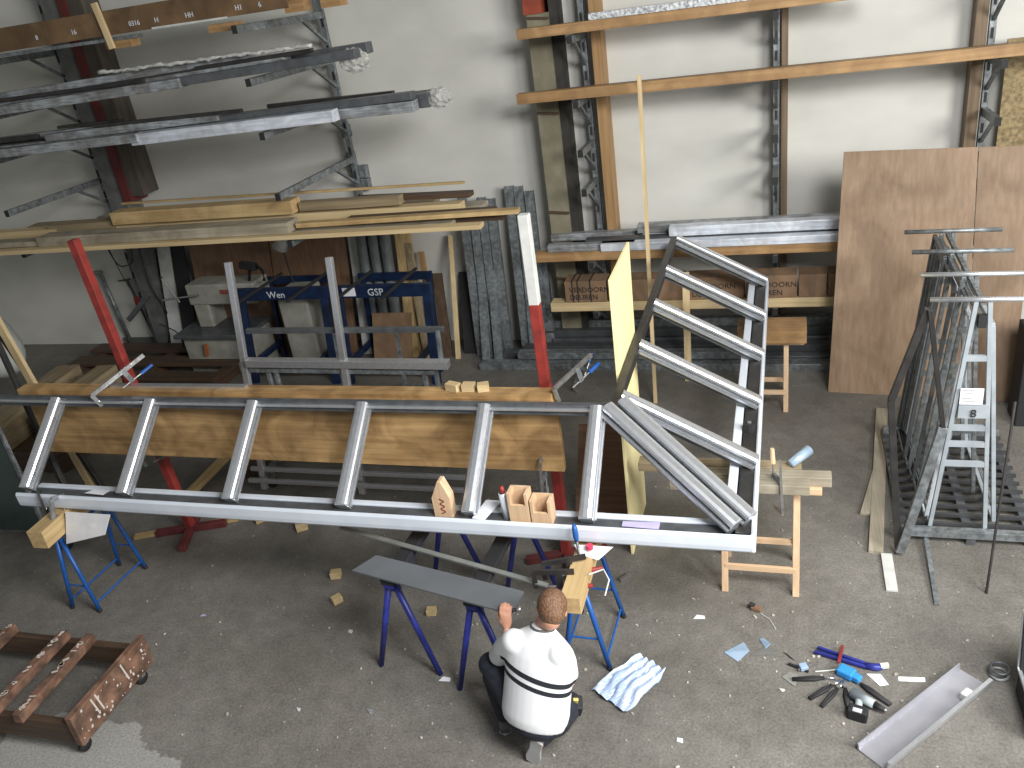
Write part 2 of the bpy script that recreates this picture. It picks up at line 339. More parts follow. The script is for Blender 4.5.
for (x0, x1, y, z, ww, hh, mm) in ((-6.4, -4.05, 7.52, 3.14, .13, .11, WRAPW), (-9.6, -6.3, 7.50, 3.12, .12, .09, WRAP), (-9.6, -3.3, 7.70, 3.13, .14, .10, WRAP), (-6.3, -3.2, 7.86, 3.15, .13, .13, GALU), (-9.6, -3.25, 8.02, 3.13, .12, .1, DALU),
                                   (-7.6, -5.4, 7.66, 3.225, .14, .08, WRAP), (-7.3, -3.35, 8.20, 3.14, .14, .1, DALU), (-9.6, -6.2, 7.75, 3.225, .12, .06, WRAP), (-5.6, -3.3, 7.68, 3.225, .12, .07, GALU)):
    dark = mm is DALU
    if dark: k += 1
    sagbar(x0, x1, y, z-.03, z+.01, ww, hh, mm, LA[(x0, y)])
g0 = 'film wrapped profiles on the upper left rack level'; l0 = 'grey film wrapped profile on the upper left rack level'
for (x0, x1, y, z0, z1, ww, hh, mm) in ((-9.6, -5.6, 7.50, 3.50, 3.60, .13, .09, WRAP), (-9.6, -4.5, 7.66, 3.52, 3.66, .14, .10, WRAP), (-9.6, -3.72, 7.84, 3.52, 3.68, .13, .10, GALU), (-5.9, -3.7, 7.52, 3.60, 3.665, .12, .08, GALU), (-9.6, -4.9, 7.98, 3.52, 3.67, .12, .1, WRAP),
                                        (-9.6, -4.9, 7.70, 3.62, 3.75, .14, .07, WRAP)):
    sagbar(x0, x1, y, z0, z1, ww, hh, mm, {7.50: 'front left wrapped profile on the upper left rack level', 7.66: 'second wrapped profile from the front on the upper left level', 7.84: 'longest dark grey profile on the upper left rack level', 7.52: 'front dark grey profile at the right of the upper left level', 7.98: 'rearmost wrapped profile on the upper left rack level', 7.70: 'topmost wrapped profile of the upper left bundle, under the bubble film'}[y])
for (x0, x1, y, z, ww, hh) in ((-6.9, -5.1, 7.60, 3.27, .05, .035), (-5.0, -3.6, 7.92, 3.245, .06, .04), (-9.6, -7.7, 7.62, 3.225, .06, .045), (-7.5, -6.6, 7.74, 3.28, .07, .03)):
    sagbar(x0, x1, y, z, z, ww, hh, DALU, 'thin black strip lying on top of the middle left bundle, '+{-6.9: 'in its middle', -5.0: 'near its right end', -9.6: 'at its left end', -7.5: 'second from the left'}[x0], 'black strips on the middle left bundle', name='black_strip', cat='strip')
for (x0, x1, y, z) in ((-9.0, -6.1, 7.58, 3.62), (-5.5, -4.2, 7.62, 3.70)):
    sagbar(x0, x1, y, z, z+.03, .06, .04, DALU, 'thin black strip on the upper left bundle, '+('long one' if x0 < -8 else 'short one near the rack upright'), 'black strips on the upper left bundle', name='black_strip', cat='strip')
# crumpled clear film at the ends
def film(c, r, label, seed):
    rnd = random.Random(seed); b = MB(); m_ = MATS.get('clear_film')
    if not m_:
        m_ = mat('clear_film', (.62, .62, .58), (.45, .45, .42), .3, 0, (30, 30, 30), 5, .6); m_.node_tree.nodes['Principled BSDF'].inputs['Alpha'].default_value = .5
    bmesh.ops.create_icosphere(b.bm, subdivisions=4, radius=1)
    for v in b.bm.verts:
        k = 1+.22*math.sin(9*v.co.x+4*v.co.z)*math.sin(7*v.co.y+3)+rnd.uniform(-.07, .07)
        v.co = V((c[0]+v.co.x*r[0]*k, c[1]+v.co.y*r[1]*k, c[2]+v.co.z*r[2]*k))
    tag(b.build('plastic_film', m_), label, 'plastic film')
film((-3.12, 7.86, 3.17), (.12, .08, .09), 'crumpled clear film at the end of the middle left bundle', 1)
film((-3.80, 7.62, 3.60), (.14, .08, .10), 'crumpled clear film hanging from the end of the upper left bundle', 2)
b = MB(); rnd = random.Random(5)
b.path([(-6.6+.04*i, 7.56+rnd.uniform(-.01, .01), 3.775+rnd.uniform(-.008, .008)) for i in range(62)], [rnd.uniform(.008, .024) for i in range(62)], 7)
tag(b.build('bubble_film', mat('bubble_film', (.6, .6, .57), (.42, .42, .40), .5, 0, (30, 30, 30)), None, 0, True), 'ragged strip of bubble film along the top of the upper left bundle', 'plastic film')
# brown carton (very long) with writing
t = thing('long_carton', (-6.0, 7.6, 3.9), 'very long brown carton with white lettering on the top left rack level', 'cardboard box')
MB().bar((-9.4, 7.62, 4.19), (-4.30, 7.62, 4.225), .16, .22).build('carton_body', CARDB, t, .004)
for x, s_ in ((-7.2, 'II'), (-6.75, '16'), (-6.05, '0316'), (-5.75, 'H'), (-5.40, 'HH'), (-4.85, 'H1'), (-4.6, '6')):
    text_mesh('white_lettering', s_, .065, Matrix.Translation((x, 7.537, 4.155)) @ FACING, CHALK, t)
MB().box(-5.80, -4.95, 7.53, 7.535, 4.10, 4.118).build('white_strip', WHT, t)
MB().bar((-9.4, 7.62, 4.058), (-6.05, 7.62, 4.062), .14, .03).build('steel_edge', GALV, t)
tag(MB().bar((-6.36, 7.524, 4.40), (-6.31, 7.524, 3.98), .06, .03, (0, 1, 0)).build('wooden_batten', W('pale', 'z')), 'short pale batten standing against the long brown carton', 'batten')
for i, (x, z, lb) in enumerate(((-6.25, 4.01, 'short wood block under the long brown carton beside the batten'), (-5.05, 4.03, 'orange wood block under the middle of the long brown carton'), (-4.25, 4.12, 'pine block at the right end of the long brown carton'), (-3.88, 4.12, 'reddish wood block beyond the right end of the long brown carton'))):
    tag(MB().obox((x, 7.62, z), (.30 if i < 2 else .2, .14, .07 if i < 2 else .1)).build('wood_block', W('orange')), lb, 'wood block')
plank((-9.4, 7.9, 4.16), (-3.9, 7.9, 4.22), .12, .1, W('dark'), 'dark board behind the long brown carton on the top left rack level', cat='board')
plank((-9.4, 8.1, 4.16), (-4.2, 8.1, 4.24), .14, .12, GALU, 'grey steel section at the back of the top left rack level', name='steel_section', cat='profile')

# lumber pile on the lowest left level
gl = 'planks piled on the lowest left rack level'
def lum(x0, x1, y0, y1, z, w_, h_, mm, label=None, yaw=0):
    plank((x0, y0, z), (x1, y1, z), w_, h_, mm, label or 'plank in the lumber pile: '+PL[(x0, y0)])
z0 = 1.99
PL = {(-9.2, 7.60): 'grey one second from the front in the bottom layer', (-9.0, 8.0): 'pale one in the middle of the bottom layer', (-9.2, 8.25): 'grey one behind the middle of the bottom layer', (-9.2, 8.5): 'weathered one at the back of the bottom layer',
      (-9.2, 7.58): 'grey one at the far left front of the second layer', (-9.2, 7.93): 'long pale one in the second layer', (-8.3, 7.95): 'weathered one left of the thick yellow pine plank', (-7.8, 8.2): 'grey one behind the thick yellow pine plank', (-4.92, 7.95): 'weathered one right of the thick yellow pine plank'}
lum(-9.0, -2.75, 7.42, 7.48, z0+.03, .12, .045, W('pale'), 'front pale plank at the bottom of the lumber pile')
lum(-9.2, -3.1, 7.60, 7.66, z0+.025, .16, .04, W('grey'))
lum(-9.2, -2.6, 7.80, 7.78, z0+.025, .16, .04, W('dark'), 'dark plank low in the lumber pile on the left rack')
lum(-9.0, -3.4, 8.0, 8.0, z0+.03, .18, .05, W('pale'))
lum(-9.2, -2.95, 8.25, 8.22, z0+.03, .2, .05, W('grey'))
lum(-9.2, -3.6, 8.5, 8.5, z0+.03, .2, .05, W('grime'))
lum(-8.1, -4.84, 7.56, 7.58, z0+.11, .22, .11, W('grey'), 'thick grey plank with a cut pale end at the front of the lumber pile')
lum(-9.2, -8.12, 7.58, 7.58, z0+.085, .18, .06, W('grey'))
lum(-4.80, -2.42, 7.60, 7.66, z0+.105, .10, .045, W('pine'), 'pine batten whose end sticks out furthest right of the lumber pile')
lum(-4.3, -2.7, 7.78, 7.80, z0+.082, .12, .05, W('dark'), 'black edged board at the right end of the lumber pile')
lum(-9.2, -3.1, 7.93, 7.96, z0+.10, .15, .09, W('pale'))
lum(-7.3, -4.95, 7.90, 7.90, z0+.235, .20, .14, W('pine'), 'thick yellow pine plank on top of the lumber pile')
lum(-8.3, -7.32, 7.95, 7.95, z0+.155, .18, .08, W('grime'))
lum(-7.8, -4.6, 8.2, 8.2, z0+.145, .16, .09, W('grey'))
lum(-4.3, -3.0, 8.1, 8.0, z0+.21, .12, .05, W('dark'), 'dark batten behind the pine planks at the right of the pile')
lum(-7.6, -3.15, 8.38, 8.25, z0+.27, .04, .025, W('pine'), 'thin lath lying topmost at the back of the lumber pile')
lum(-4.92, -3.75, 7.95, 7.95, z0+.21, .12, .09, W('grime'))

# ------------------------------------------------------------------ glazing frame (conservatory roof corner)
GY, GX, GB, GT = 4.17, -.17, .93, 1.05       # outer line y, outer line x, gutter bottom/top
RZ = 1.545; RY = 4.80; RX = -1.08
t = thing('roof_frame', (-3, 4.8, GB), 'large L-shaped aluminium glazing roof frame with gutter and sloping bars on sawhorses', 'roof frame')
XL = -5.70; YE = 8.36
fas = [(0, 0), (.012, -.02), (.03, -.03), (.05, -.03), (.05, 0), (.035, 0)]
# fascia: rounded outer face
prof = [(.004, -.062), (.016, -.066), (.028, -.05), (.032, -.02), (.032, .04), (.025, .055), (.014, .058), (.004, .052)]
zc = (GB+GT)/2
g = MB().prism(prof, (XL, GY+.02, zc), (GX+.0, GY+.02, zc)).build('front_gutter_fascia', ALUW, t, 0)
MB().box(XL, GX-.01, GY+.02, GY+.16, GB, GB+.025).build('front_gutter_channel', DALU, t)
MB().box(XL+.05, GX-.11, GY+.15, GY+.20, GB+.0, GT-.035).build('front_gutter_rail', ALUW, t, .006)
MB().box(XL+.05, GX-.17, GY+.05, GY+.15, GB+.03, GB+.075).build('front_gutter_step', GALU, t, .006)
MB().prism(prof, (GX-.01, GY+.02, zc), (GX-.01, YE, zc)).build('side_gutter_fascia', ALUW, t, 0)
MB().box(GX-.12, GX+.0, GY+.03, YE, GB, GB+.025).build('side_gutter_channel', DALU, t)
MB().box(GX-.17, GX-.11, GY+.20, YE-.02, GB+.0, GT-.02).build('side_gutter_rail', ALUW, t, .006)
MB().box(GX-.10, GX-.0, GY+.05, YE, GB+.03, GT-.02).build('side_gutter_step', DALU, t, .006)
o = MB().tube((GX-.06, 5.42, GT-.02), (GX-.06, 5.42, GT+.04), .042).build('drain_outlet', RUB, t)
MB().tube((GX-.06, 5.42, GT+.04), (GX-.06, 5.42, GT+.05), .015).build('bolt', STEEL, o)
# corner post cap
MB().obox((GX+.004, GY+.006, zc), (.034, .034, .118)).build('corner_cap', ALUW, t, .01)
# ridge bars
MB().bar((-8.2, RY+.03, RZ-.035), (RX-.02, RY+.03, RZ-.035), .06, .075).build('front_ridge_bar', GALU, t, .005)
MB().bar((-8.2, RY-.012, RZ-.02), (RX-.05, RY-.012, RZ-.02), .024, .02).build('front_ridge_lip', ALU, t, .003)
MB().bar((RX+.02, RY, RZ-.035), (RX+.02, 8.33, RZ-.035), .06, .075).build('side_ridge_bar', DALU, t, .005)
# glazing bars: stepped section with a rounded cap
cap = [(-.045, .0), (-.045, .018), (-.036, .030), (-.015, .036), (.015, .036), (.036, .030), (.045, .018), (.045, .0)]
def rafter(p, q, name='glazing_bar'):
    b = MB(); b.prism([(-.028, -.085), (.028, -.085), (.028, 0), (-.028, 0)], p, q)
    r = b.build(name, GALU, t)
    MB().prism(cap, p, q).build('cover_cap', ALU, r, 0)
    MB().prism([(-.058, -.045), (.058, -.045), (.058, -.028), (-.058, -.028)], p, q).build('glazing_ledge', ALU, r)
    d = (V(q)-V(p)).normalized()
    MB().prism([(-.042, -.07), (.042, -.07), (.042, .026), (-.042, .026)], V(p)-d*.008, V(p)).build('end_plate', ALU, r)
for x in (-5.64, -4.71, -3.78, -2.87, -1.945, -1.165):
    rafter((x, GY+.05, GT+.02), (x, RY+.0, RZ-.0))
for y in (4.96, 5.78, 6.60, 7.42, 8.30):
    rafter((GX+.0, y, GT+.02), (RX+.05, y, RZ))
for a, b_ in ((.0, .055), (.075, -.03)):
    s_ = V((.707, .707, 0))*(.066 if b_ < 0 else -.052)
    rafter(V((GX-.06, GY+.10, GT+.03))+s_, V((RX+.02, RY+.03, RZ+.005))+s_, 'hip_bar')
# ------------------------------------------------------------------ mock wall plank, props, clamps
t = thing('shuttering_board', (-3.8, 4.95, .95), 'long upright yellow-brown timber board behind the front bars of the frame', 'board')
MB().box(-6.08, -1.47, 4.90, 4.96, .96, 1.49).build('board_face', W('shutter'), t, .004)
MB().box(-6.25, -1.52, 4.975, 5.10, 1.44, 1.53).build('top_rail', W('shutter'), t, .004)
for x in (-5.9, -4.4, -3.0, -1.8): MB().box(x, x+.06, 4.96, 4.975, 1.0, 1.44).build('spacer', W('pine', 'z'), t)
tag(MB().bar((-5.30, 5.05, 1.541), (-4.0, 5.05, 1.541), .05, .02).build('aluminium_strip', ALU), 'thin aluminium strip lying on the top edge of the upright timber board', 'strip')
for i, (x, lb) in enumerate(((-2.34, 'leftmost'), (-2.22, 'middle'), (-2.11, 'rightmost'))):
    tag(MB().obox((x+.08, 5.04, 1.56), (.10-.01*i, .06, .055), (0, 0, .3*(i-1))).build('wood_offcut', W('pale')), lb+' of the three pale offcuts on the upright timber board', 'wood block')
def prop(x, y, top, label, white_from=None, lean=0):
    t = thing('steel_prop', (x, y, 0), label, 'prop'); f_ = (white_from or top)/top
    B0, T0 = V((x, y, 0)), V((x-lean, y+.03, top)); M0 = B0.lerp(T0, f_)
    MB().bar(B0, M0, .07, .07, (0, 1, 0)).build('post', RED, t, .004)
    if white_from: MB().bar(M0, T0, .07, .07, (0, 1, 0)).build('white_section', WHT, t, .004)
    for a in (.35, .35+math.pi/2, .35+math.pi, .35+1.5*math.pi):
        MB().bar((x+math.cos(a)*.03, y+math.sin(a)*.03, .035), (x+math.cos(a)*.32, y+math.sin(a)*.32, .03), .06, .06).build('foot', DRED, t, .004)
    return t
prop(-5.12, 5.15, 2.75, 'red square steel prop on a cross foot behind the left end of the upright board', None, .15)
prop(-1.61, 5.15, 2.75, 'steel prop painted white above and red below at the right end of the upright board', 2.13)
def clamp(name, c, dirv, length, label, handle=RED, metal=None):
    """screw clamp: bar along dirv, fixed jaw, sliding jaw, spindle, handle"""
    c = V(c); d = V(dirv).normalized(); side = d.cross(V((0, 0, 1))); side = side.normalized() if side.length > .1 else V((1, 0, 0)); dn_ = side.cross(d).normalized()
    if dn_.z > 0: dn_ = -dn_
    t = thing(name, c, label, 'clamp')
    MB().bar(c, c+d*length, .016, .034).build('clamp_bar', metal or STEEL, t)
    MB().bar(c, c+dn_*.12, .015, .03, d).build('fixed_jaw', metal or STEEL, t)
    p = c+d*length*.6; MB().bar(p, p+dn_*.12, .018, .04, d).build('sliding_jaw', metal or GALV, t)
    q = p+dn_*.11; MB().tube(q-d*.09, q+d*.13, .007).build('spindle', STEEL, t)
    MB().tube(q+d*.09, q+d*.20, .017, .014).build('handle', handle, t)
clamp('screw_clamp', (-5.23, 4.76, 1.60), (.55, .75, .35), .50, 'steel screw clamp on the top edge of the board at the red prop', BLUE)
clamp('screw_clamp', (-1.50, 5.00, 1.57), (.5, .8, .25), .40, 'steel screw clamp on the board beside the red and white prop', BLUE)
clamp('screw_clamp', (-1.62, 4.85, 1.08), (0, -.2, -1), .25, 'small steel clamp hanging below the right end of the upright board', STEEL)
clamp('screw_clamp', (-5.28, 5.03, .87), (.7, .2, .25), .28, 'small steel clamp on the red prop below the upright board', STEEL)

# plywood panel standing beside the right wing and brown board
t = tag(MB().poly([(-1.10, 5.24, .0), (-1.10, 5.93, .0), (-1.10, 6.06, 2.25), (-1.10, 5.29, 2.24)], -.02).build('plywood_sheet', W('yellow', 'z'), None, .002), 'tall narrow bright yellow plywood panel standing behind the inner corner of the frame', 'plywood panel')
tag(MB().poly([(-1.66, 5.70, 0), (-1.20, 5.70, 0), (-1.20, 6.0, .72), (-1.62, 6.0, .72)], .02).build('brown_board', W('red', 'x'), None, .002), 'dark red-brown board leaning behind the yellow plywood panel', 'board')
tag(MB().bar((-1.25, 7.70, 0), (-1.24, 7.95, 3.17), .035, .03, (0, 1, 0)).build('wooden_stick', W('pale', 'z')), 'very tall thin wooden stick standing between frame and right rack', 'stick')

# ------------------------------------------------------------------ sawhorses
def sawhorse(x0, y0, x1, y1, top, enamel, topmat, label, topw=.09, splay=.22, brace=True, rr=.016):
    t = thing('sawhorse', ((x0+x1)/2, (y0+y1)/2, 0), label, 'sawhorse')
    MB().bar((x0, y0, top-.02), (x1, y1, top-.02), topw, .05).build('top_rail', topmat, t, .006)
    MB().bar((x0, y0, top-.055), (x1, y1, top-.055), topw-.03, .03).build('rail_plate', enamel, t, .004)
    a = V((x0, y0, top-.06)); b = V((x1, y1, top-.06)); d = (b-a).normalized(); sd = V((d.y, -d.x, 0))
    feet = {}
    for k, (p, dd) in enumerate(((a+d*.05, -.03), (b-d*.05, .03))):
        for s_ in (-1, 1):
            f_ = p+sd*s_*splay+d*dd; f_.z = 0; q = p+sd*s_*.02
            l_ = MB().tube(f_, q, rr, rr*1.15, 10).build('leg', enamel, t, 0, True); feet[(k, s_)] = (f_, q)
            MB().tube(f_, f_+(q-f_).normalized()*.03, .018, .018, 10).build('foot_cap', RUB, l_)
        l0_, l1_ = feet[(k, -1)], feet[(k, 1)]
        f1 = .35
        if brace: MB().tube(l0_[0].lerp(l0_[1], f1), l1_[0].lerp(l1_[1], f1), .007, None, 8).build('cross_brace', enamel, t)
        else: MB().obox(p+V((0, 0, -.02)), (.11, .03, .08)).build('gusset', enamel, t, .004)
    for s_ in (-1, 1):
        p, q = feet[(0, s_)], feet[(1, s_)]
        if brace: MB().tube(p[0].lerp(p[1], .12), q[0].lerp(q[1], .12), .008, None, 8).build('side_brace', enamel, t)
    return t
sawhorse(-5.375, 4.04, -5.355, 4.63, .76, BLUE, BLUE, 'bright blue steel sawhorse under the left end of the frame', .08, .145)
sawhorse(-2.42, 3.82, -2.38, 4.82, .79, DBLUE, RUB, 'dark blue sawhorse with black top under the left end of the grey sheet', .10, .225, False, .019)
sawhorse(-1.81, 3.70, -1.77, 4.74, .79, DBLUE, RUB, 'dark blue sawhorse with black top just behind the kneeling person', .10, .21, False, .019)
sawhorse(-1.225, 4.02, -1.215, 4.56, .76, BLUE, BLUE, 'bright blue sawhorse with timber beam right of the kneeling person', .08, .155)
# timber beams on the blue sawhorses
tag(MB().bar((-5.31, 3.88, .84), (-5.345, 4.42, .84), .14, .15).build('timber_block', W('pine', 'y'), None, .004), 'pine beam lying on the left blue sawhorse', 'beam')
tag(MB().bar((-1.175, 3.70, .825), (-1.18, 4.55, .825), .12, .12).build('timber_block', W('pine', 'y'), None, .004), 'pine beam on the blue sawhorse right of the kneeling person', 'beam')
# white protective sheets hanging from the gutter
wsm = mat('white_sheet', (.80, .80, .80), (.70, .70, .72), .5)
tag(MB().poly([(-5.22, 4.12, .935), (-4.80, 4.12, .935), (-4.86, 4.06, .79), (-5.25, 4.04, .69)], .006).build('cardboard_sheet', wsm), 'white protective sheet under the gutter on the left sawhorse', 'sheet')
tag(MB().poly([(-1.24, 4.13, .935), (-.99, 4.13, .935), (-1.08, 4.08, .865), (-1.15, 4.07, .895), (-1.2, 4.09, .90)], .006).build('cardboard_sheet', wsm), 'white pointed sheet under the gutter beside the pine beam', 'sheet')
clamp('screw_clamp', (-5.28, 4.10, 1.06), (0, -.35, -1), .26, 'blue handled clamp gripping the gutter on the left sawhorse', BLUE)
clamp('screw_clamp', (-5.46, 4.16, 1.06), (.3, -.3, -1), .26, 'dark clamp left of the blue handled clamp on the left sawhorse', RUB, DALU)
clamp('screw_clamp', (-1.40, 3.95, .91), (.9, .3, .05), .27, 'screw clamp lying across the pine beam beside the gutter', RED, DALU)
clamp('screw_clamp', (-1.44, 3.88, .90), (.95, .1, .03), .25, 'red handled clamp lowest on the pine beam right of the kneeling person', RED, DALU)
t = thing('grip_handle', (-1.20, 4.05, .92), 'blue handle of a clamp standing against the gutter fascia', 'clamp')
MB().tube((-1.19, 4.06, .905), (-1.21, 4.10, 1.02), .009).build('spindle', STEEL, t)
MB().path([(-1.205, 4.09, .99), (-1.21, 4.10, 1.02), (-1.215, 4.11, 1.07), (-1.22, 4.12, 1.10)], [.012, .018, .018, .01]).build('handle', BLUE, t, 0, True)
tag(MB().path([(-1.10, 3.9, .90), (-1.02, 3.95, .905), (-.98, 3.90, .87), (-1.0, 3.84, .80)], .005).build('white_cord', WHT), 'short white cord looping off the pine beam', 'cord')
tag(MB().tube((-1.13, 4.10, .935), (-1.13, 4.10, .96), .022).build('red_cap', mat('pink_red', (.8, .05, .12))), 'small red cap on the white pointed sheet', 'cap')

# grey sheet being worked on and thin strip
tag(MB().poly([(-2.68, 3.86, .805), (-1.51, 3.60, .805), (-1.49, 3.80, .805), (-2.58, 4.03, .805)], .012).build('grey_sheet', PANELG), 'long slate grey metal sheet on the two dark blue sawhorses', 'metal sheet')
tag(MB().bar((-2.98, 4.30, .815), (-1.36, 3.87, .815), .035, .012).build('metal_strip', mat('grey_strip', (.26, .27, .25), None, .5, .3)), 'narrow grey metal strip behind the slate grey sheet on the sawhorses', 'strip')

# ------------------------------------------------------------------ things on the gutter
gy = GY+.10
t = thing('wood_block', (-2.13, gy, .985), 'pointed wooden block with red scribble standing on the gutter', 'wood block')
bx, by = -2.13, gy
MB().poly([(bx-.07, by-.03, .985), (bx+.06, by-.03, .985), (bx+.06, by-.03, 1.16), (bx+.015, by-.03, 1.28), (bx-.01, by-.03, 1.28), (bx-.07, by-.03, 1.15)], -.075).build('block_body', W('beech', 'z'), t, .003)
b = MB()
for i in range(6): b.obox((bx+.0, by-.032, 1.04+i*.020), (.034, .003, .006), (0, .5 if i % 2 else -.5, 0))
b.build('red_scribble', mat('red_marker', (.25, .02, .02)), t)
t = thing('caulking_tube', (-1.70, gy, .985), 'grey sealant tube with red cap standing on the gutter', 'tube')
MB().tube((-1.70, gy, .985), (-1.71, gy, 1.20), .027).build('tube_body', ALUW, t, 0, True)
MB().tube((-1.71, gy, 1.20), (-1.71, gy, 1.25), .022, .012).build('cap', RED, t, 0, True)
for i, (x, zt, lb) in enumerate(((-1.60, 1.23, 'taller open wooden box standing on the gutter beside the sealant tube'), (-1.455, 1.18, 'lower open wooden box on the gutter, right of the taller one'))):
    t = thing('wooden_box', (x, gy, .985), lb, 'box'); hw = .068; yy = gy
    MB().box(x-hw, x-hw+.022, yy-.05, yy+.05, .985, zt).build('side_panel', W('beech', 'z'), t, .002)
    MB().box(x+hw-.022, x+hw, yy-.05, yy+.05, .985, zt).build('side_panel', W('beech', 'z'), t, .002)
    MB().box(x-hw+.022, x+hw-.022, yy+.03, yy+.05, .985, zt).build('rear_panel', W('beech', 'z'), t)
    MB().box(x-hw+.022, x+hw-.022, yy-.05, yy-.03, .985, zt-.09).build('front_panel', W('beech', 'z'), t)
    MB().box(x-hw+.022, x+hw-.022, yy-.03, yy+.03, .985, 1.02).build('box_base', W('dark'), t)
def sheet(name, pts, mm, label, cat, t_=.003): return tag(MB().poly(pts, t_).build(name, mm), label, cat)
sheet('paper_note', [(-1.93, GY+.05, 1.02), (-1.84, GY+.04, 1.02), (-1.77, GY+.22, 1.05), (-1.88, GY+.22, 1.05)], PAPER, 'white paper sheet lying on the gutter right of the pointed block', 'paper')
sheet('paper_note', [(-.95, GY+.07, 1.012), (-.72, GY+.06, 1.012), (-.72, GY+.13, 1.012), (-.95, GY+.12, 1.012)], mat('lilac_paper', (.55, .50, .80)), 'lilac paper strip lying in the gutter near the corner', 'paper')
sheet('paper_note', [(-5.10, GY+.07, 1.03), (-4.92, GY+.06, 1.03), (-4.90, GY+.12, 1.03), (-5.05, GY+.12, 1.03)], PAPER, 'white paper strip in the gutter near the second bar from the left', 'paper')

# ------------------------------------------------------------------ wooden trestles
def trestle(x0, x1, y0, y1, h_, label, wide=.12):
    t = thing('wooden_trestle', ((x0+x1)/2, (y0+y1)/2, 0), label, 'trestle')
    m_ = W('beech', 'z')
    MB().box(x0-.05, x1+.16, (y0+y1)/2-.05, (y0+y1)/2+.05, h_-.05, h_).build('top_rail', W('beech'), t, .004)
    ym = (y0+y1)/2
    for x in (x0, x1):
        for y in (y0, y1):
            MB().bar((x, y, 0), (x, ym+(y-ym)*.12, h_-.05), .045, .03, (0, 1, 0)).build('leg', m_, t, .003)
    for y, s_ in ((y0, -1), (y1, 1)):
        for z in (.17,):
            yy = y+(ym+(y-ym)*.12-y)*z/(h_-.05)
            MB().box(x0, x1, yy-.012, yy+.012, z, z+.045).build('stretcher', W('beech'), t, .002)
    return t
trestle(-.39, .09, 4.90, 5.30, .80, 'beechwood folding trestle under the corner of the frame')
trestle(-.30, .02, 7.55, 7.9, .70, 'beechwood folding trestle far back under the right wing')
tag(MB().box(-.42, .20, 7.6, 7.86, .70, .86).build('timber_block', W('orange'), None, .004), 'orange timber block on the far trestle beside the right wing', 'beam')
for i, (x0, x1, y, z, mm, lb) in enumerate(((-.75, .17, 5.02, .835, W('grey'), 'front grey timber lying on the front trestle'), (-.75, .31, 5.13, .835, W('grey'), 'middle and longest grey timber lying on the front trestle'), (-1.0, .12, 5.24, .835, W('grime'), 'rear weathered timber lying on the front trestle'))):
    plank((x0, y, z), (x1, y, z), .10, .07, mm, lb, name='timber', cat='timber')
clamp('screw_clamp', (.00, 4.95, .66), (-.05, .10, 1), .40, 'steel screw clamp standing over the timbers on the front trestle', W('beech', 'z'))
tag(MB().tube((.05, 5.20, .90), (.17, 5.34, .93), .03, .038).build('spray_can', mat('pale_blue_can', (.45, .6, .75), None, .35, .4), None, 0, True), 'pale blue tube lying behind the clamp on the front trestle', 'tube')
MBx = None

# ------------------------------------------------------------------ large plywood sheets, right
for P4, lb in ((((.42, 7.97, 0), (1.62, 7.85, 0), (1.59, 8.275, 2.25), (.51, 8.40, 2.26)), 'large brown plywood sheet leaning under the right rack, the wider one of the pair'), (((1.625, 7.85, 0), (2.0, 7.81, 0), (2.05, 8.22, 2.24), (1.595, 8.27, 2.25)), 'narrow brown plywood sheet at the right edge, beside the wider one')):
    tag(MB().poly(P4, -.02).build('plywood_sheet', W('ply', 'z'), None, .002), lb, 'plywood sheet')
tag(MB().box(1.93, 2.5, 7.35, 7.65, 0, .9).build('dark_cabinet', RUB, None, .01), 'black box-like unit at the right edge in front of the plywood', 'cabinet')

# ------------------------------------------------------------------ A-frame rack at right
t = thing('frame_rack', (1.25, 6.3, 0), 'grey steel A-frame rack with four crossbars on a slatted base', 'storage rack')
for y in (5.62, 7.1): MB().box(.84, 1.75, y-.03, y+.03, .06, .12).build('base_rail', GALV, t, .003)
for x in (.86, 1.3, 1.7): MB().box(x-.03, x+.03, 5.6, 7.15, .0, .06).build('base_runner', GALU, t)
for k in range(12):
    y = 5.75+k*.115; MB().box(.84, 1.75, y-.014, y+.014, .062, .085).build('base_slat', DGREY, t)
for k, y in enumerate((5.66, 6.12, 6.60, 7.08)):
    MB().tube((.90, y, 1.90), ((1.70, 1.66, 1.56, 1.58)[k], y-.03, 1.90), .017).build('crossbar', GALV if k > 1 else ALU, t, 0, True)
    m_ = mat('pale_grey_enamel', (.38, .42, .45), (.30, .34, .37), .4, .1) if k == 0 else GALV
    MB().bar((1.03, y, .12), (1.17, y, 1.88), .028, .028, (1, 0, 0)).build('left_leg', m_, t, .003)
    MB().bar((1.39, y, .12), (1.25, y, 1.88), .028, .028, (1, 0, 0)).build('right_leg', m_, t, .003)
    for z in (.66, .82, .95, 1.48):
        f_ = z/1.88; MB().box(1.03+.14*f_, 1.39-.14*f_, y-.012, y+.012, z-.02, z+.02).build('rung', m_, t)
MB().bar((1.21, 5.66, 1.87), (1.21, 7.08, 1.87), .03, .03).build('spine', GALV, t, .003)
lab = MB().box(1.13, 1.27, 5.625, 5.63, 1.15, 1.27).build('paper_label', PAPER, t)
b = MB()
for i in range(5): b.box(1.145, 1.145+random.uniform(.05, .10), 5.621, 5.624, 1.255-i*.02, 1.261-i*.02)
b.build('printed_lines', mat('grey_ink', (.35, .35, .38)), lab)
text_mesh('painted_number', '8', .085, Matrix.Translation((1.20, 5.62, 1.055)) @ FACING, INK, t)
MB().box(1.13, 1.31, 5.63, 5.645, 1.04, 1.14).build('number_plate', mat('pale_grey_enamel', (.50, .55, .60)), t)
MB().bar((1.218, 5.66, 1.70), (1.218, 5.66, 1.79), .05, .03, (0, 1, 0)).build('black_joint', RUB, t)
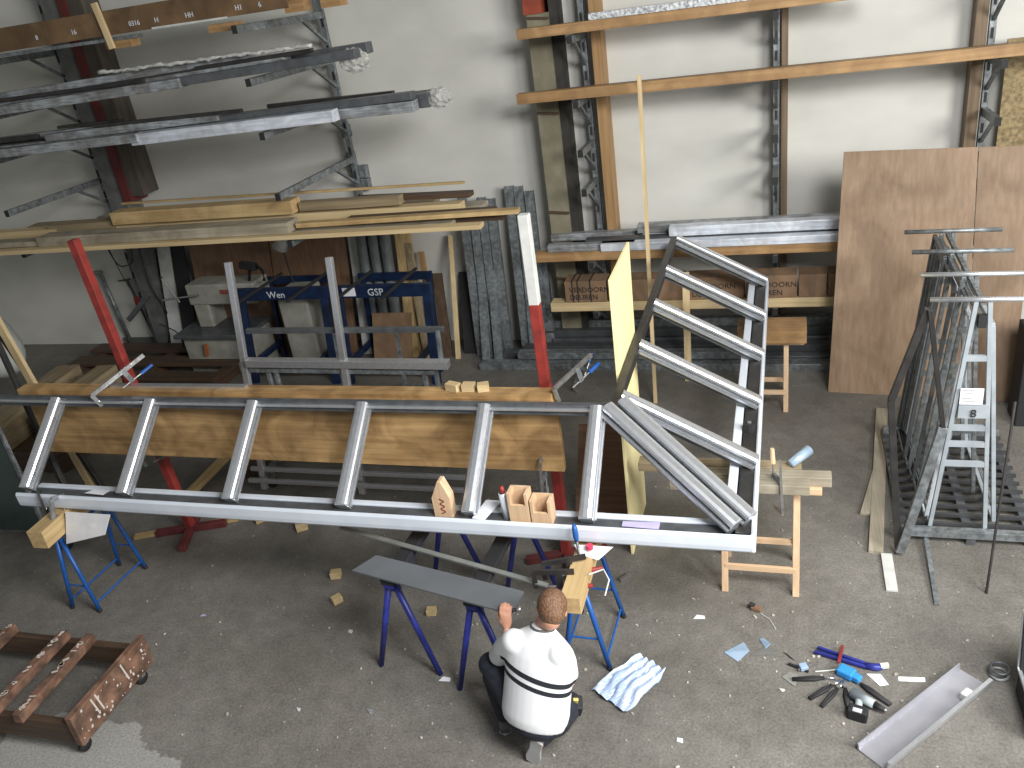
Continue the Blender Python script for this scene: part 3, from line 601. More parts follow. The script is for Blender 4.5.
# profile frames leaning on the left side of the rack
def lean_frame(yf, yb, xb, xt, zt, mm, label, group, ww=.035):
    t = thing('window_frame', (xb, yf, .09), label, 'window frame', group)
    p = [V((xb, yf, .10)), V((xt, yf, zt)), V((xt, yb, zt)), V((xb, yb, .10))]
    for i, nm in enumerate(('stile', 'head_rail', 'stile', 'sill_rail')):
        a, b = p[i], p[(i+1) % 4]; up = (1, 0, 0) if i % 2 == 0 else (0, 0, 1)
        MB().bar(a, b, ww, ww, up).build(nm, mm, t, .003)
gF = 'grey window frames leaning in the A-frame rack'
k = 0
for j, yf in enumerate((6.62, 6.45, 6.28, 6.10, 5.95, 5.80, 5.70)):
    lean_frame(yf, 7.14-.03*j, .965+.012*j, 1.13+.010*j, 1.84-.05*(j % 3)-.04*(j > 4), (GALU, GALV, GALU, GALV, GALV, ALUW, GALV)[j], 'grey aluminium window frame leaning against the left side of the A-frame rack', gF, .028)
for i, (yf, xb, xt, zt) in enumerate(((5.78, 1.47, 1.31, 1.66), (5.95, 1.50, 1.345, 1.58))):
    lean_frame(yf, 6.9, xb, xt, zt, mat('pale_grey_enamel', (.3, .3, .3)) if i == 0 else GALV, 'grey aluminium window frame leaning against the right side of the A-frame rack', 'frames on the right side of the A-frame rack', .028)
# kinked dark frame in front
t = thing('gable_frame', (.85, 5.5, 0), 'kinked dark bronze frame leaning on the front of the A-frame rack', 'window frame')
K = [(.87, 5.52, 1.90), (.69, 5.50, 1.24), (.80, 5.46, .04)]
for a, b in zip(K, K[1:]): MB().bar(a, b, .045, .04, (0, 1, 0)).build('dark_rail', DALU, t, .003)
K = [(.88, 5.50, 1.90), (1.02, 5.49, 1.05), (.81, 5.42, .04)]
MB().bar(K[0], K[1], .03, .04, (0, 1, 0)).build('dark_rail', DALU, t, .003)
MB().bar(K[1], K[2], .06, .04, (0, 1, 0)).build('grey_rail', GALV, t, .003)
# boards beside the rack
def fl_board(p, q, w_, h_, mm, lb, nm='board'): return tag(MB().bar(p, q, w_, h_).build(nm, mm, None, .002), lb, 'board')
fl_board((.65, 5.43, .015), (.88, 7.6, .015), .10, .03, W('grey', 'y'), 'longest grey wooden board on the floor left of the A-frame rack')
fl_board((.61, 5.90, .015), (.76, 6.57, .015), .07, .024, W('grey', 'y'), 'short grey wooden board lying left of the longest one by the A-frame rack')
fl_board((.72, 5.02, .012), (.72, 5.42, .012), .075, .02, WHT, 'white board end sticking forward from the A-frame rack')
tag(MB().bar((.985, 4.91, .012), (1.06, 7.53, .135), .03, .015).build('metal_strip', GALV), 'pale metal strip leaning out of the A-frame rack onto the floor', 'strip')
tag(MB().tube((1.31, 5.08, .0), (1.45, 5.58, 1.2), .009).build('metal_rod', DALU), 'thin dark rod leaning on the right side of the A-frame rack', 'rod')

# ------------------------------------------------------------------ background, along the wall
def leanboard(x0, x1, x0t, x1t, yb, yt, zt, mm, label, name='board', cat='board', t_=.03, group=None, bev=.002):
    return tag(MB().poly([(x0, yb, 0), (x1, yb, 0), (x1t, yt, zt), (x0t, yt, zt)], -t_).build(name, mm, None, bev), label, cat, group)
leanboard(-7.55, -6.35, -7.5, -6.3, 8.95, 9.22, 1.60, W('red', 'z'), 'left red-brown plywood sheet leaning at the wall behind the machine', 'plywood_sheet', 'plywood sheet')
leanboard(-6.33, -5.25, -6.28, -5.20, 8.95, 9.22, 1.60, W('red', 'z'), 'right red-brown plywood sheet leaning at the wall behind the blue trolleys', 'plywood_sheet', 'plywood sheet')
leanboard(-8.0, -7.82, -8.02, -7.82, 8.80, 9.2, 1.5, WHT, 'pale grey panel leaning beside the steel column', t_=.06)
leanboard(-7.80, -7.56, -7.80, -7.60, 8.82, 9.2, 1.5, RUB, 'black panel leaning between the pale panel and the plywood')
leanboard(-5.14, -4.98, -5.16, -5.02, 8.9, 9.22, 1.62, WHT, 'white strip leaning beside the grey pipe insulation', t_=.05)
gi = 'grey insulation tubes leaning at the wall'
for i in range(3):
    x = -4.90+i*.155
    tag(MB().tube((x, 8.85, 0), (x-.02, 9.14, 1.75), .07, None, 14).build('insulation_tube', INSUL, None, 0, True), ('left', 'middle', 'right')[i]+' one of the three dark grey insulation tubes leaning at the wall', 'tube')
leanboard(-4.46, -4.24, -4.50, -4.30, 8.8, 9.2, 1.75, W('pine', 'z'), 'wide pine board leaning at the wall beside the insulation tubes', t_=.04)
leanboard(-4.22, -4.15, -4.40, -4.30, 8.72, 9.15, 1.5, W('grime', 'z'), 'weathered narrow board leaning across the pine board', t_=.04)
leanboard(-4.08, -4.0, -4.24, -4.17, 8.75, 9.15, 1.25, W('orange', 'z'), 'orange batten leaning right of the wide pine board', t_=.04)
leanboard(-4.02, -3.88, -4.12, -4.0, 8.8, 9.2, .95, W('dark', 'z'), 'dark brown board leaning behind the thin pale lath')
leanboard(-3.82, -3.76, -3.83, -3.78, 8.75, 9.2, 1.42, W('pale', 'z'), 'thin pale lath leaning at the wall left of the galvanised channels', t_=.03)
leanboard(-3.76, -3.60, -3.78, -3.60, 8.9, 9.22, .95, RUB, 'low black panel leaning left of the galvanised channels')
leanboard(-4.8, -4.3, -4.82, -4.30, 8.5, 8.76, .62, CARD, 'cardboard panel leaning behind the right blue trolley', 'cardboard_sheet', 'cardboard')
CH = ('leftmost tall one beside the pale lath', 'second from the left, slightly lower', 'third from the left in the left cluster', 'rightmost of the left cluster', 'short one before the left cluster', 'shortest one in front of the left cluster', 'leftmost one behind the two-coloured prop', 'middle tall one behind the two-coloured prop', 'right tall one behind the two-coloured prop', 'shorter one beside the two-coloured prop', 'shortest and rightmost one near the beige column')
for i, (x, zt, yb) in enumerate(((-3.56, 1.88, 8.85), (-3.44, 1.75, 8.80), (-3.33, 1.86, 8.86), (-3.22, 1.84, 8.9), (-3.30, 1.25, 8.72), (-3.44, 1.12, 8.68), (-2.98, 1.97, 8.86), (-2.87, 1.96, 8.9), (-2.75, 1.9, 8.92), (-2.86, 1.5, 8.78), (-2.68, 1.2, 8.9))):
    a, b_ = V((x+.05, yb, 0)), V((x, 9.17-.03*(zt < 1.6), zt))
    tag(MB().prism([(-.05, -.03), (.05, -.03), (.05, .03), (.042, .03), (.042, -.022), (-.042, -.022), (-.042, .03), (-.05, .03)], a, b_, (0, 1, 0)).build('steel_channel', GALV), 'galvanised steel channel leaning at the wall, '+CH[i], 'steel channel')
# long profiles on the floor along the wall
gp = 'long grey profiles stacked on the floor under the right rack'
for (x0, x1, y, z, ww, hh, mm) in ((-3.4, .9, 8.50, .04, .14, .08, GALV), (-2.9, .9, 8.66, .05, .14, .1, GALU), (-3.2, .9, 8.82, .04, .14, .08, GALU), (-2.7, .9, 8.98, .05, .14, .1, GALV), (-2.95, -.3, 8.60, .13, .12, .08, GALV), (-2.9, .9, 8.76, .14, .12, .08, DGREY),
                                   (-2.6, .9, 8.93, .15, .12, .09, GALU), (-2.9, .9, 9.1, .14, .12, .2, GALV), (-2.9, .9, 9.1, .30, .1, .1, GALV), (-2.7, .9, 8.97, .24, .1, .08, DGREY)):
    tag(MB().bar((x0, y, z), (x1, y, z), ww, hh).build('steel_profile', mm, None, .004), 'grey profile on the floor under the right rack, '+('bottom layer, ' if z < .1 else 'upper layer, ' if z < .22 else 'topmost, ')+{8.5: 'foremost', 8.66: 'second from the front', 8.82: 'third from the front', 8.98: 'at the rear', 8.6: 'front short one', 8.76: 'second from the front', 8.93: 'third from the front', 9.1: 'against the wall', 8.97: 'just in front of the wall'}[y], 'profile')
tag(MB().bar((-4.2, 8.0, .03), (-2.9, 7.75, .03), .08, .04).build('aluminium_profile', GALV), 'single grey profile lying loose on the floor left of the red and white prop', 'profile')
# tools on floor behind: steel stands
clamp('screw_clamp', (-2.15, 7.9, .05), (.3, .6, .8), .4, 'steel clamp lying on the floor right of the red and white prop', BLUE)
tag(MB().poly([(-1.0, 8.2, .0), (-.93, 8.2, 0), (-.93, 8.40, 1.15), (-1.0, 8.40, 1.15)], .02).build('board', W('pale', 'z')), 'narrow pale board leaning in front of the cartons near the tall stick', 'board')

# machine at back left: cream workbench saw
t = thing('workshop_machine', (-6.6, 8.5, 0), 'cream enamelled woodworking machine with levers behind the steel trolley', 'machine')
MB().box(-7.35, -6.32, 8.35, 8.8, 0, .52).build('machine_base', CREAM, t, .01)
MB().box(-7.40, -6.32, 8.25, 8.85, .52, .57).build('machine_table', GALU, t, .006)
MB().box(-7.17, -6.95, 8.52, 8.83, .57, .90).build('machine_column', CREAM, t, .015)
MB().box(-7.2, -6.20, 8.5, 8.85, .88, 1.15).build('machine_arm', CREAM, t, .02)
MB().box(-6.7, -6.4, 8.497, 8.50, 1.02, 1.08).build('red_badge', mat('faded_red', (.25, .07, .06)), t)
MB().box(-5.85, -5.45, 8.4, 8.8, .0, 1.05).build('machine_cabinet', CREAM, t, .02)
h_ = MB().tube((-7.3, 8.45, .95), (-7.42, 8.40, 1.3), .012).build('lever', STEEL, t)
MB().ball((-7.42, 8.40, 1.3), .02).build('lever_knob', RUB, h_)
MB().tube((-7.5, 8.4, 1.0), (-6.95, 8.42, 1.05), .012).build('spindle', STEEL, t)
MB().path([(-6.3, 8.6, 1.15), (-6.25, 8.6, 1.32), (-6.1, 8.55, 1.36), (-6.0, 8.5, 1.30), (-6.02, 8.5, 1.18)], .02).build('cable_arm', RUB, t, 0, True)
MB().obox((-6.22, 8.55, 1.36), (.22, .1, .09), (0, .2, 0)).build('motor_head', RUB, t, .02)
MB().obox((-7.0, 8.30, .35), (.05, .02, .16), (0, .2, 0)).build('orange_handle', mat('rust_orange', (.4, .13, .04)), t)
t = thing('pendant_lamp', (-5.85, 8.75, 1.45), 'small grey lamp shade hanging on a thin rod below the lumber pile', 'lamp')
MB().tube((-5.85, 8.75, 1.5), (-5.72, 8.75, 1.72), .10, .03).build('lamp_shade', WHT, t, 0, True)
MB().tube((-5.78, 8.75, .9), (-5.82, 8.75, 1.5), .008).build('rod', RUB, t)

# blue steel trolleys with black crossbars
def blue_bench(x0, x1, label, chalk, xs):
    t = thing('blue_steel_bench', ((x0+x1)/2, 8.5, 0), label, 'steel bench')
    MB().box(x0, x1, 8.24, 8.30, 1.02, 1.17).build('front_rail', NBLUE, t, .006)
    MB().box(x0, x1-.25, 8.90, 8.94, .98, 1.08).build('rear_rail', NBLUE, t, .006)
    for x in (x0+.06, x1-.06):
        xr = min(x, x1-.30)
        MB().bar((x, 8.08, 0), (x, 8.26, 1.03), .10, .05, (0, 1, 0)).build('leg', NBLUE, t, .005)
        MB().bar((xr, 8.80, 0), (xr, 8.91, 1.0), .06, .05, (0, 1, 0)).build('leg', NBLUE, t, .005)
        MB().box(xr-.03, xr+.03, 8.15, 8.85, .20, .26).build('side_rail', NBLUE, t, .004)
    MB().box(x0, x1, 8.13, 8.18, .12, .19).build('low_rail', NBLUE, t, .005)
    for x in xs:
        MB().bar((x, 7.76, 1.187), (x+.02, 8.72, 1.187), .03, .03).build('crossbar', RUB, t, .004)
    text_mesh('chalk_writing', chalk, .12, Matrix.Translation((x0+.45, 8.235, 1.05)) @ FACING, CHALK, t)
    return t
blue_bench(-6.30, -5.05, 'navy steel bench with black crossbars, left one of the pair behind the silver posts', 'Wen', (-5.92, -5.28))
t = blue_bench(-4.98, -3.75, 'navy steel bench with black crossbars and white sticker, right one of the pair', 'GSP', (-4.68, -4.12))
MB().box(-4.84, -4.68, 8.23, 8.237, 1.05, 1.15).build('sticker', PAPER, t)

# silver trolley behind the board
t = thing('profile_trolley', (-3.9, 6.2, 0), 'silver steel trolley with two tall posts and long rails behind the upright board', 'trolley')
for x, zt, yt in ((-4.73, 2.17, 6.23), (-3.69, 2.19, 6.19)):
    MB().bar((x, 5.80, .04), (x, yt, zt), .06, .05, (0, 1, 0)).build('post', ALU, t, .006)
for y, z in ((5.76, .16), (5.84, .24), (5.95, .30), (6.10, .34)): MB().bar((-4.85, y, z), (-2.66, y, z), .035, .04).build('low_rail', ALU, t, .004)
MB().bar((-4.66, 6.12, 1.55), (-2.73, 6.12, 1.54), .045, .045).build('upper_rail', GALU, t, .004)
MB().bar((-4.68, 6.02, 1.28), (-2.70, 6.02, 1.26), .08, .07).build('middle_rail', ALU, t, .004)
MB().bar((-4.68, 6.04, 1.20), (-2.85, 6.04, 1.18), .06, .04).build('middle_lower_rail', GALV, t, .004)
for x in (-4.5, -4.42, -2.95, -2.84):
    MB().bar((x, 6.02, .28), (x, 6.04, 1.22), .035, .035, (0, 1, 0)).build('stanchion', GALV, t, .004)
MB().bar((-2.78, 6.06, 1.26), (-2.78, 6.1, 1.54), .035, .035, (0, 1, 0)).build('stanchion', GALV, t, .004)
for x in (-4.7, -2.9):
    MB().bar((x, 5.82, .20), (x, 6.6, .20), .05, .05).build('base_bar', GALV, t, .004)
    for y in (5.9, 6.5):
        MB().tube((x-.02, y, .05), (x+.02, y, .05), .05, None, 16).build('castor', RUB, t, 0, True)
        MB().box(x-.03, x+.03, y-.02, y+.02, .08, .18).build('castor_fork', STEEL, t)
for i, x in enumerate((-4.0, -3.35)):
    tag(MB().bar((x, 6.35, .0), (x-.1, 6.65, 1.3), .03, .03, (0, 1, 0)).build('steel_post', GALV), 'thin grey steel post with white sleeve behind the silver trolley, '+('left' if i == 0 else 'right')+' one', 'post')
# low things between trolley and wall
t = thing('low_bench', (-8.0, 7.4, 0), 'low wooden pallet-like platform on the floor behind the red prop', 'platform')
for i, y in enumerate((7.3, 7.75, 8.2, 8.62)): MB().box(-9.2, -6.6, y, y+.25, .16, .20).build('deck_board', W('dark'), t, .003)
for x in (-9.1, -7.9, -6.75): MB().box(x, x+.12, 7.3, 8.85, 0, .16).build('bearer', W('dark', 'y'), t)

# squared timbers behind left
for i, (a, b_, ww, lb) in enumerate((((-8.1, 5.95, .41), (-8.3, 7.4, .41), .30, 'thick brown squared timber lying behind the board, nearer one'), ((-7.62, 6.2, .41), (-7.72, 7.4, .41), .26, 'thick brown squared timber lying behind the board, farther one'))):
    tag(MB().bar(a, b_, ww, .34).build('squared_timber', W('grime', 'y'), None, .006), lb, 'timber')
tag(MB().box(-8.6, -7.3, 5.95, 7.6, 0, .24).build('timber_bearer', W('dark', 'y'), None, .01), 'dark bearer block under the two thick brown timbers', 'timber')
# pale lath leaning, far left
tag(MB().bar((-6.46, 5.50, .01), (-6.93, 5.62, 1.95), .08, .04, (0, 1, 0)).build('wooden_lath', W('pale', 'z'), None, .003), 'pale wooden lath leaning at the far left behind the frame end', 'lath')
# laths on floor
tag(MB().bar((-5.62, 4.98, .02), (-4.75, 5.35, .02), .06, .03).build('wooden_lath', W('pine')), 'pine lath on the floor in front of the red prop foot', 'lath')
tag(MB().bar((-5.5, 5.5, .03), (-5.35, 7.1, .2), .09, .05).build('wooden_lath', W('pine', 'y')), 'pine lath slanting back along the floor behind the red prop', 'lath')
tag(MB().bar((-5.0, 6.0, .06), (-5.2, 7.3, .1), .14, .10).build('squared_timber', W('dark', 'y')), 'dark short timber on the floor between red prop and silver trolley', 'timber')

# white rounded tarp/bag top-left
t = tag(MB().ball((-9.75, 7.3, 1.10), (.95, .5, .40), (0, .6, 0), 24).build('wrapped_bale', mat('white_tarp', (.50, .52, .50), (.40, .42, .40), .6, 0, (3, 3, 3)), None, 0, True), 'large rounded white wrapped bale at the left edge', 'bale')
# glass trolley at the left edge
t = thing('glass_trolley', (-6.6, 4.9, 0), 'dark steel A-frame trolley with dark green glass sheet at the left edge', 'trolley')
gm = mat('dark_green_glass', (.03, .05, .042), (.025, .04, .034), .12)
MB().poly([(-7.3, 4.75, .16), (-6.42, 4.82, .16), (-6.80, 5.1, 1.25), (-7.5, 5.05, 1.25)], .012).build('glass_sheet', gm, t)
MB().bar((-6.40, 4.80, .14), (-6.82, 5.10, 1.30), .03, .03, (0, 1, 0)).build('sheet_edge', GALV, t)
MB().bar((-7.6, 4.78, .12), (-6.08, 4.92, .12), .05, .05).build('base_rail', GALV, t, .004)
MB().bar((-7.6, 5.4, .12), (-6.08, 5.45, .12), .05, .05).build('base_rail', GALV, t, .004)
MB().bar((-6.28, 4.70, .12), (-6.10, 5.6, .12), .06, .05).build('end_rail', GALV, t, .004)
for a, b_ in (((-6.2, 5.0, .14), (-6.95, 5.55, 1.75)), ((-6.15, 5.2, .14), (-6.75, 5.6, 1.6)), ((-6.1, 5.45, .14), (-6.6, 5.65, 1.5)), ((-6.35, 5.5, .14), (-7.1, 5.7, 1.9))):
    if a[0] in (-6.15, -6.1): continue
    MB().bar(a, b_, .045, .045, (0, 1, 0)).build('dark_strut', DALU, t, .003)
for x, y in ((-6.2, 4.78), (-6.12, 5.5), (-7.5, 4.8)):
    MB().tube((x-.02, y, .05), (x+.02, y, .05), .05, None, 14).build('castor', RUB, t, 0, True)
    MB().box(x-.03, x+.03, y-.03, y+.03, .07, .14).build('castor_fork', STEEL, t)
# wall services
t = thing('wall_pipe', (-8.9, 9.2, 0), 'grey conduit pipe with top bracket on the wall at the left', 'pipe')
MB().tube((-9.05, 9.24, .05), (-9.15, 9.24, 1.12), .03).build('pipe', GALV, t, 0, True)
MB().obox((-9.17, 9.22, 1.12), (.12, .08, .06)).build('bracket', GALV, t, .01)
t = thing('wall_conduit', (-8.65, 9.25, 0), 'thin dark blue conduit on the wall right of the grey pipe', 'pipe')
MB().tube((-8.62, 9.26, .1), (-8.75, 9.26, 1.0), .015).build('pipe', DGREY, t)
MB().tube((-8.9, 9.26, .98), (-8.7, 9.26, 1.0), .012).build('elbow', DGREY, t)
def cable(pts, r, label, mm=RUB, parent=None, nm='cable'):
    pts = [V(p) for p in pts]; out = []
    for i in range(len(pts)-1):
        p0, p1, p2, p3 = pts[max(i-1, 0)], pts[i], pts[i+1], pts[min(i+2, len(pts)-1)]
        for k_ in range(8):
            u = k_/8; out.append(.5*((2*p1)+(-p0+p2)*u+(2*p0-5*p1+4*p2-p3)*u*u+(-p0+3*p1-3*p2+p3)*u*u*u))
    out.append(pts[-1]); o = MB().path(out, r, 6).build(nm, mm, parent, 0, True)
    if label: tag(o, label, 'cable')
    return o
t = thing('pendant_control', (-8.3, 8.93, .78), 'small red crane pendant control hanging on a cable by the steel column', 'pendant control')
MB().box(-8.42, -8.36, 8.9, 8.95, .72, .86).build('control_body', RED, t, .008)
cable([(-8.39, 8.93, .86), (-8.5, 8.93, 1.2), (-8.6, 8.93, 1.85)], .006, None, RUB, t, 'control_cable')
cable([(-8.66, 8.96, 1.85), (-8.55, 8.96, 1.35), (-8.38, 8.96, 1.3), (-8.25, 8.96, 1.42), (-8.22, 8.96, 1.9)], .008, 'looping black cable high on the steel column')
cable([(-8.1, 8.96, 1.6), (-8.12, 8.96, 1.0), (-8.0, 8.96, .6), (-8.12, 8.96, .2), (-8.25, 8.96, .05)], .008, 'black cable running down beside the steel column')
cable([(-7.95, 8.70, .55), (-7.7, 8.70, .4), (-7.75, 8.72, .1), (-8.1, 8.72, .02)], .008, 'black cable looped in front of the pale leaning panel')
tag(MB().bar((-8.42, 8.7, .62), (-7.95, 8.7, .98), .05, .06).build('steel_tube', GALU), 'dark steel tube slanting across the wall below the cables', 'tube')

# ------------------------------------------------------------------ cart bottom left
t = thing('wooden_dolly', (-4.9, 3.1, 0), 'rusty paint-spattered low timber dolly on castors at the bottom left', 'dolly')
RW = mat('paint_spattered_wood', (.26, .14, .09), (.10, .06, .042), .75, 0, (9, 9, 9), 8, .3); blotchy(RW, .45, 6)
DW = W('dark')
a0, a1 = V((-4.15, 2.74, 0)), V((-4.15, 3.50, 0))
def cb(p, q, w_, z0_, z1_, mm, nm): return MB().bar((p[0], p[1], (z0_+z1_)/2), (q[0], q[1], (z0_+z1_)/2), w_, z1_-z0_).build(nm, mm, t, .005)
cb((-4.27, 2.79), (-4.29, 3.54), .05, .12, .36, RW, 'end_board')
cb((-6.2, 2.78), (-4.30, 2.83), .05, .12, .29, DW, 'front_board')
cb((-6.2, 3.46), (-4.32, 3.49), .05, .12, .29, DW, 'rear_board')
for x, dx in ((-4.68, .0), (-4.91, .0), (-5.40, .0)): cb((x+.02, 2.76), (x-.02, 3.50), .065, .29, .36, RW, 'deck_slat')
b = MB()
for i in range(46):
    y = random.uniform(2.82, 3.5); z = random.uniform(.13, .35); s_ = random.choice((.006, .008, .014))
    b.obox((-4.244-.02*(y-2.8)/.7, y, z), (.003, s_, s_*random.uniform(.8, 2.0)), (random.uniform(-.5, .5), 0, 0))
for y in (2.98, 3.02, 3.28): b.obox((-4.244-.02*(y-2.8)/.7, y, .27), (.003, .012, .15), (.15, 0, 0))
for x in (-4.68, -4.91, -5.40):
    for i in range(16):
        f_ = random.random(); b.obox((x+.02-.04*f_, 2.78+.7*f_, .361), (random.uniform(.01, .05), random.uniform(.008, .03), .003), (0, 0, random.random()))
b.build('paint_spatter', mat('dried_white_paint', (.60, .55, .50)), t)
for x, y in ((-4.33, 2.86), (-4.33, 3.44), (-6.0, 2.83), (-6.0, 3.42)):
    MB().tube((x-.015, y, .045), (x+.015, y, .045), .045, None, 16).build('castor', RUB, t, 0, True)
    MB().box(x-.025, x+.025, y-.02, y+.02, .06, .12).build('castor_fork', STEEL, t)
cable([(-4.45, 2.53, .008), (-4.2, 2.66, .008), (-4.0, 2.70, .008), (-3.93, 2.66, .008), (-3.97, 2.58, .008)], .008, 'black cable loop on the pale floor patch in front of the dolly')
cable([(-4.9, 2.55, .008), (-4.72, 2.56, .008), (-4.6, 2.5, .008), (-4.55, 2.3, .008)], .008, 'black cable end at the bottom left corner of the floor')

# ------------------------------------------------------------------ floor things, bottom right
t = thing('gutter_piece', (.8, 3.95, 0), 'U-shaped aluminium gutter offcut lying on the floor at the bottom right', 'gutter')
ga, gb = V((.48, 3.58, .0)), V((1.10, 4.28, .0))
MB().prism([(-.095, .012), (-.085, .0), (.085, 0), (.095, .012), (.097, .075), (.090, .075), (.084, .014), (-.084, .014), (-.090, .055), (-.097, .055)], ga, gb).build('gutter_profile', mat('mill_aluminium', (.52, .52, .56), (.42, .42, .46), .3, .6, (4, 4, 4)), t)
d_ = (gb-ga).normalized(); sd_ = V((d_.y, -d_.x, 0))
MB().bar(ga+sd_*.102+V((0, 0, .078)), gb+sd_*.102+V((0, 0, .078)), .022, .008).build('bright_flange', ALU, t)
MB().obox(ga.lerp(gb, .80)+sd_*.07+V((0, 0, .055)), (.07, .05, .05), (0, 0, .87)).build('clip', WHT, t, .01)
# aluminium tool case at right edge
t = thing('tool_case', (1.45, 4.1, 0), 'open aluminium-edged black tool case at the right edge of the floor', 'tool case')
MB().box(1.31, 1.75, 3.85, 4.22, 0, .18).build('case_body', RUB, t, .006)
MB().poly([(1.31, 4.23, .18), (1.75, 4.23, .18), (1.75, 4.30, .55), (1.31, 4.30, .55)], .04).build('case_lid', RUB, t)
for a, b_ in (((1.31, 3.85, .18), (1.31, 4.22, .18)), ((1.31, 3.85, .18), (1.75, 3.85, .18)), ((1.31, 4.22, .18), (1.31, 4.29, .55)), ((1.31, 4.29, .55), (1.75, 4.29, .55)), ((1.31, 3.85, .0+.01), (1.31, 3.85, .18)), ((1.31, 4.22, .18), (1.75, 4.22, .18))):
    MB().bar(a, b_, .018, .018).build('aluminium_edge', ALU, t)
for i in range(5): MB().ball((1.36, 4.228+i*.012, .235+i*.062), (.04, .010, .018)).build('foam_pocket', GALU, t, 0, True)
t = thing('tape_roll', (1.245, 4.33, 0), 'translucent round roll beside the tool case', 'roll')
for z in (.0, .045):
    MB().path([(1.245+math.cos(a*math.pi/8)*.05, 4.33+math.sin(a*math.pi/8)*.05, z+.012) for a in range(17)], .009, 8).build('ring', GALU if z else WRAP, t, 0, True)
# foil
b = MB(); gx = 22; gy = 12; P0, P1, P2, P3 = V((-1.16, 3.84, .0)), V((-.90, 4.17, 0)), V((-.70, 4.05, 0)), V((-.90, 3.68, 0)); rows = []
for i in range(gx+1):
    r_ = []
    for j in range(gy+1):
        u, v = i/gx, j/gy; p = P0.lerp(P3, u).lerp(P1.lerp(P2, u), v)
        z = .012+.035*abs(math.sin(u*14+2.2*math.sin(v*3)))*(.4+.6*v)+.012*math.sin(v*9+u*5)**2
        r_.append(b.bm.verts.new((p.x+.008*math.sin(v*11), p.y+.008*math.sin(u*13), z)))
    rows.append(r_)
for i in range(gx):
    for j in range(gy): b.bm.faces.new((rows[i][j], rows[i+1][j], rows[i+1][j+1], rows[i][j+1]))
o = b.build('protective_film', FOIL, None, 0, False); so = o.modifiers.new('solid', 'SOLIDIFY'); so.thickness = .002
tag(o, 'crumpled pale blue protective film sheet on the floor right of the kneeling person', 'film')
# scraps
def scrap(pts, mm, label, t_=.004, nm='metal_scrap', cat='scrap'): tag(MB().poly([(p[0], p[1], p[2] if len(p) > 2 else .002) for p in pts], t_).build(nm, mm), label, cat)
BS = mat('blue_grey_scrap', (.36, .48, .62), (.30, .42, .56), .4, .1)
GS = mat('grey_scrap', (.20, .20, .19), None, .5, .2)
scrap([(-.36, 4.29), (-.27, 4.22), (-.20, 4.31, .02), (-.24, 4.40)], BS, 'square blue-grey metal scrap, leftmost of the scraps on the floor')
scrap([(-.14, 4.44), (-.10, 4.36), (-.07, 4.38, .03), (-.115, 4.46)], BS, 'narrow blue-grey metal sliver behind the dark angular scrap')
scrap([(-.20, 4.28), (-.09, 4.31), (-.02, 4.36), (-.08, 4.39), (-.15, 4.33)], GS, 'dark grey angular scrap between the blue-grey pieces')
scrap([(-.09, 4.335), (.06, 4.27), (.06, 4.262), (-.09, 4.322)], GS, 'thin dark pointed offcut right of the angular scrap')
scrap([(.01, 4.345), (.05, 4.30), (.08, 4.28), (.035, 4.33)], RUB, 'tiny black sliver beside the pointed offcut')
scrap([(0.0, 4.13), (.08, 4.06), (.10, 4.16), (.05, 4.18)], mat('dull_glass', (.25, .25, .23), None, .2), 'grey translucent triangular scrap beside the small steel scissors')
scrap([(.50, 4.23), (.57, 4.14), (.62, 4.16), (.58, 4.24)], PAPER, 'tilted white paper scrap right of the tools', .002, 'paper_scrap', 'paper')
scrap([(.68, 4.235), (.83, 4.25), (.83, 4.215), (.68, 4.20)], PAPER, 'oblong white paper scrap furthest right of the tools', .002, 'paper_scrap', 'paper')
for i, (x, y, lb, mm) in enumerate(((-.54, 4.60, 'white chip on the floor left of the brown clip', PAPER), (-.57, 3.55, 'small white chip on the floor near the bottom between film and drill', PAPER), (-3.05, 3.39, 'tiny grey chip on the floor below the sheet sawhorse', WHT), (-4.09, 5.25, 'white chip behind the cube offcut under the frame', WHT),
                                   (-4.30, 4.13, 'small lilac plastic scrap on the open floor left of centre', mat('lilac', (.5, .45, .7))), (-2.14, 3.79, 'white chip at the foot of the dark blue sawhorse', PAPER), (-3.02, 4.13, 'crumpled translucent chip left of the grey sheet', WHT), (-2.56, 3.45, 'clear plastic scrap left of the kneeling person', WRAP), (.0, 4.02, 'crumb of plaster below the tools', WHT), (.52, 3.35, 'pale crumb beside the gutter offcut', WHT))):
    a = i*1.3; s_ = .035 if i in (0, 5, 7) else .022
    scrap([(x-s_*math.cos(a)-.01, y-s_*.6), (x+s_, y-s_*.5*math.sin(a)-.01), (x+s_*.8, y+s_*.5), (x-s_*.7, y+s_*.6)], mm, lb, .004, 'chip', 'chip')
b = MB(); rnd = random.Random(11)
for i in range(170):
    x, y = rnd.uniform(-5.0, 1.2), rnd.uniform(2.9, 6.2); q = rnd.uniform(.004, .012)
    if i < 60: x, y = rnd.uniform(-3.0, .8), rnd.uniform(3.2, 4.8)
    b.obox((x, y, q*.4), (q*rnd.uniform(1, 2.2), q, q*.8), (0, 0, rnd.uniform(0, 3)))
tag(b.build('crumbs', mat('pale_crumbs', (.55, .52, .46), (.25, .23, .2), .8, 0, (3, 3, 3))), 'tiny pale crumbs and shavings scattered over the concrete floor', 'crumbs', None, 'stuff')
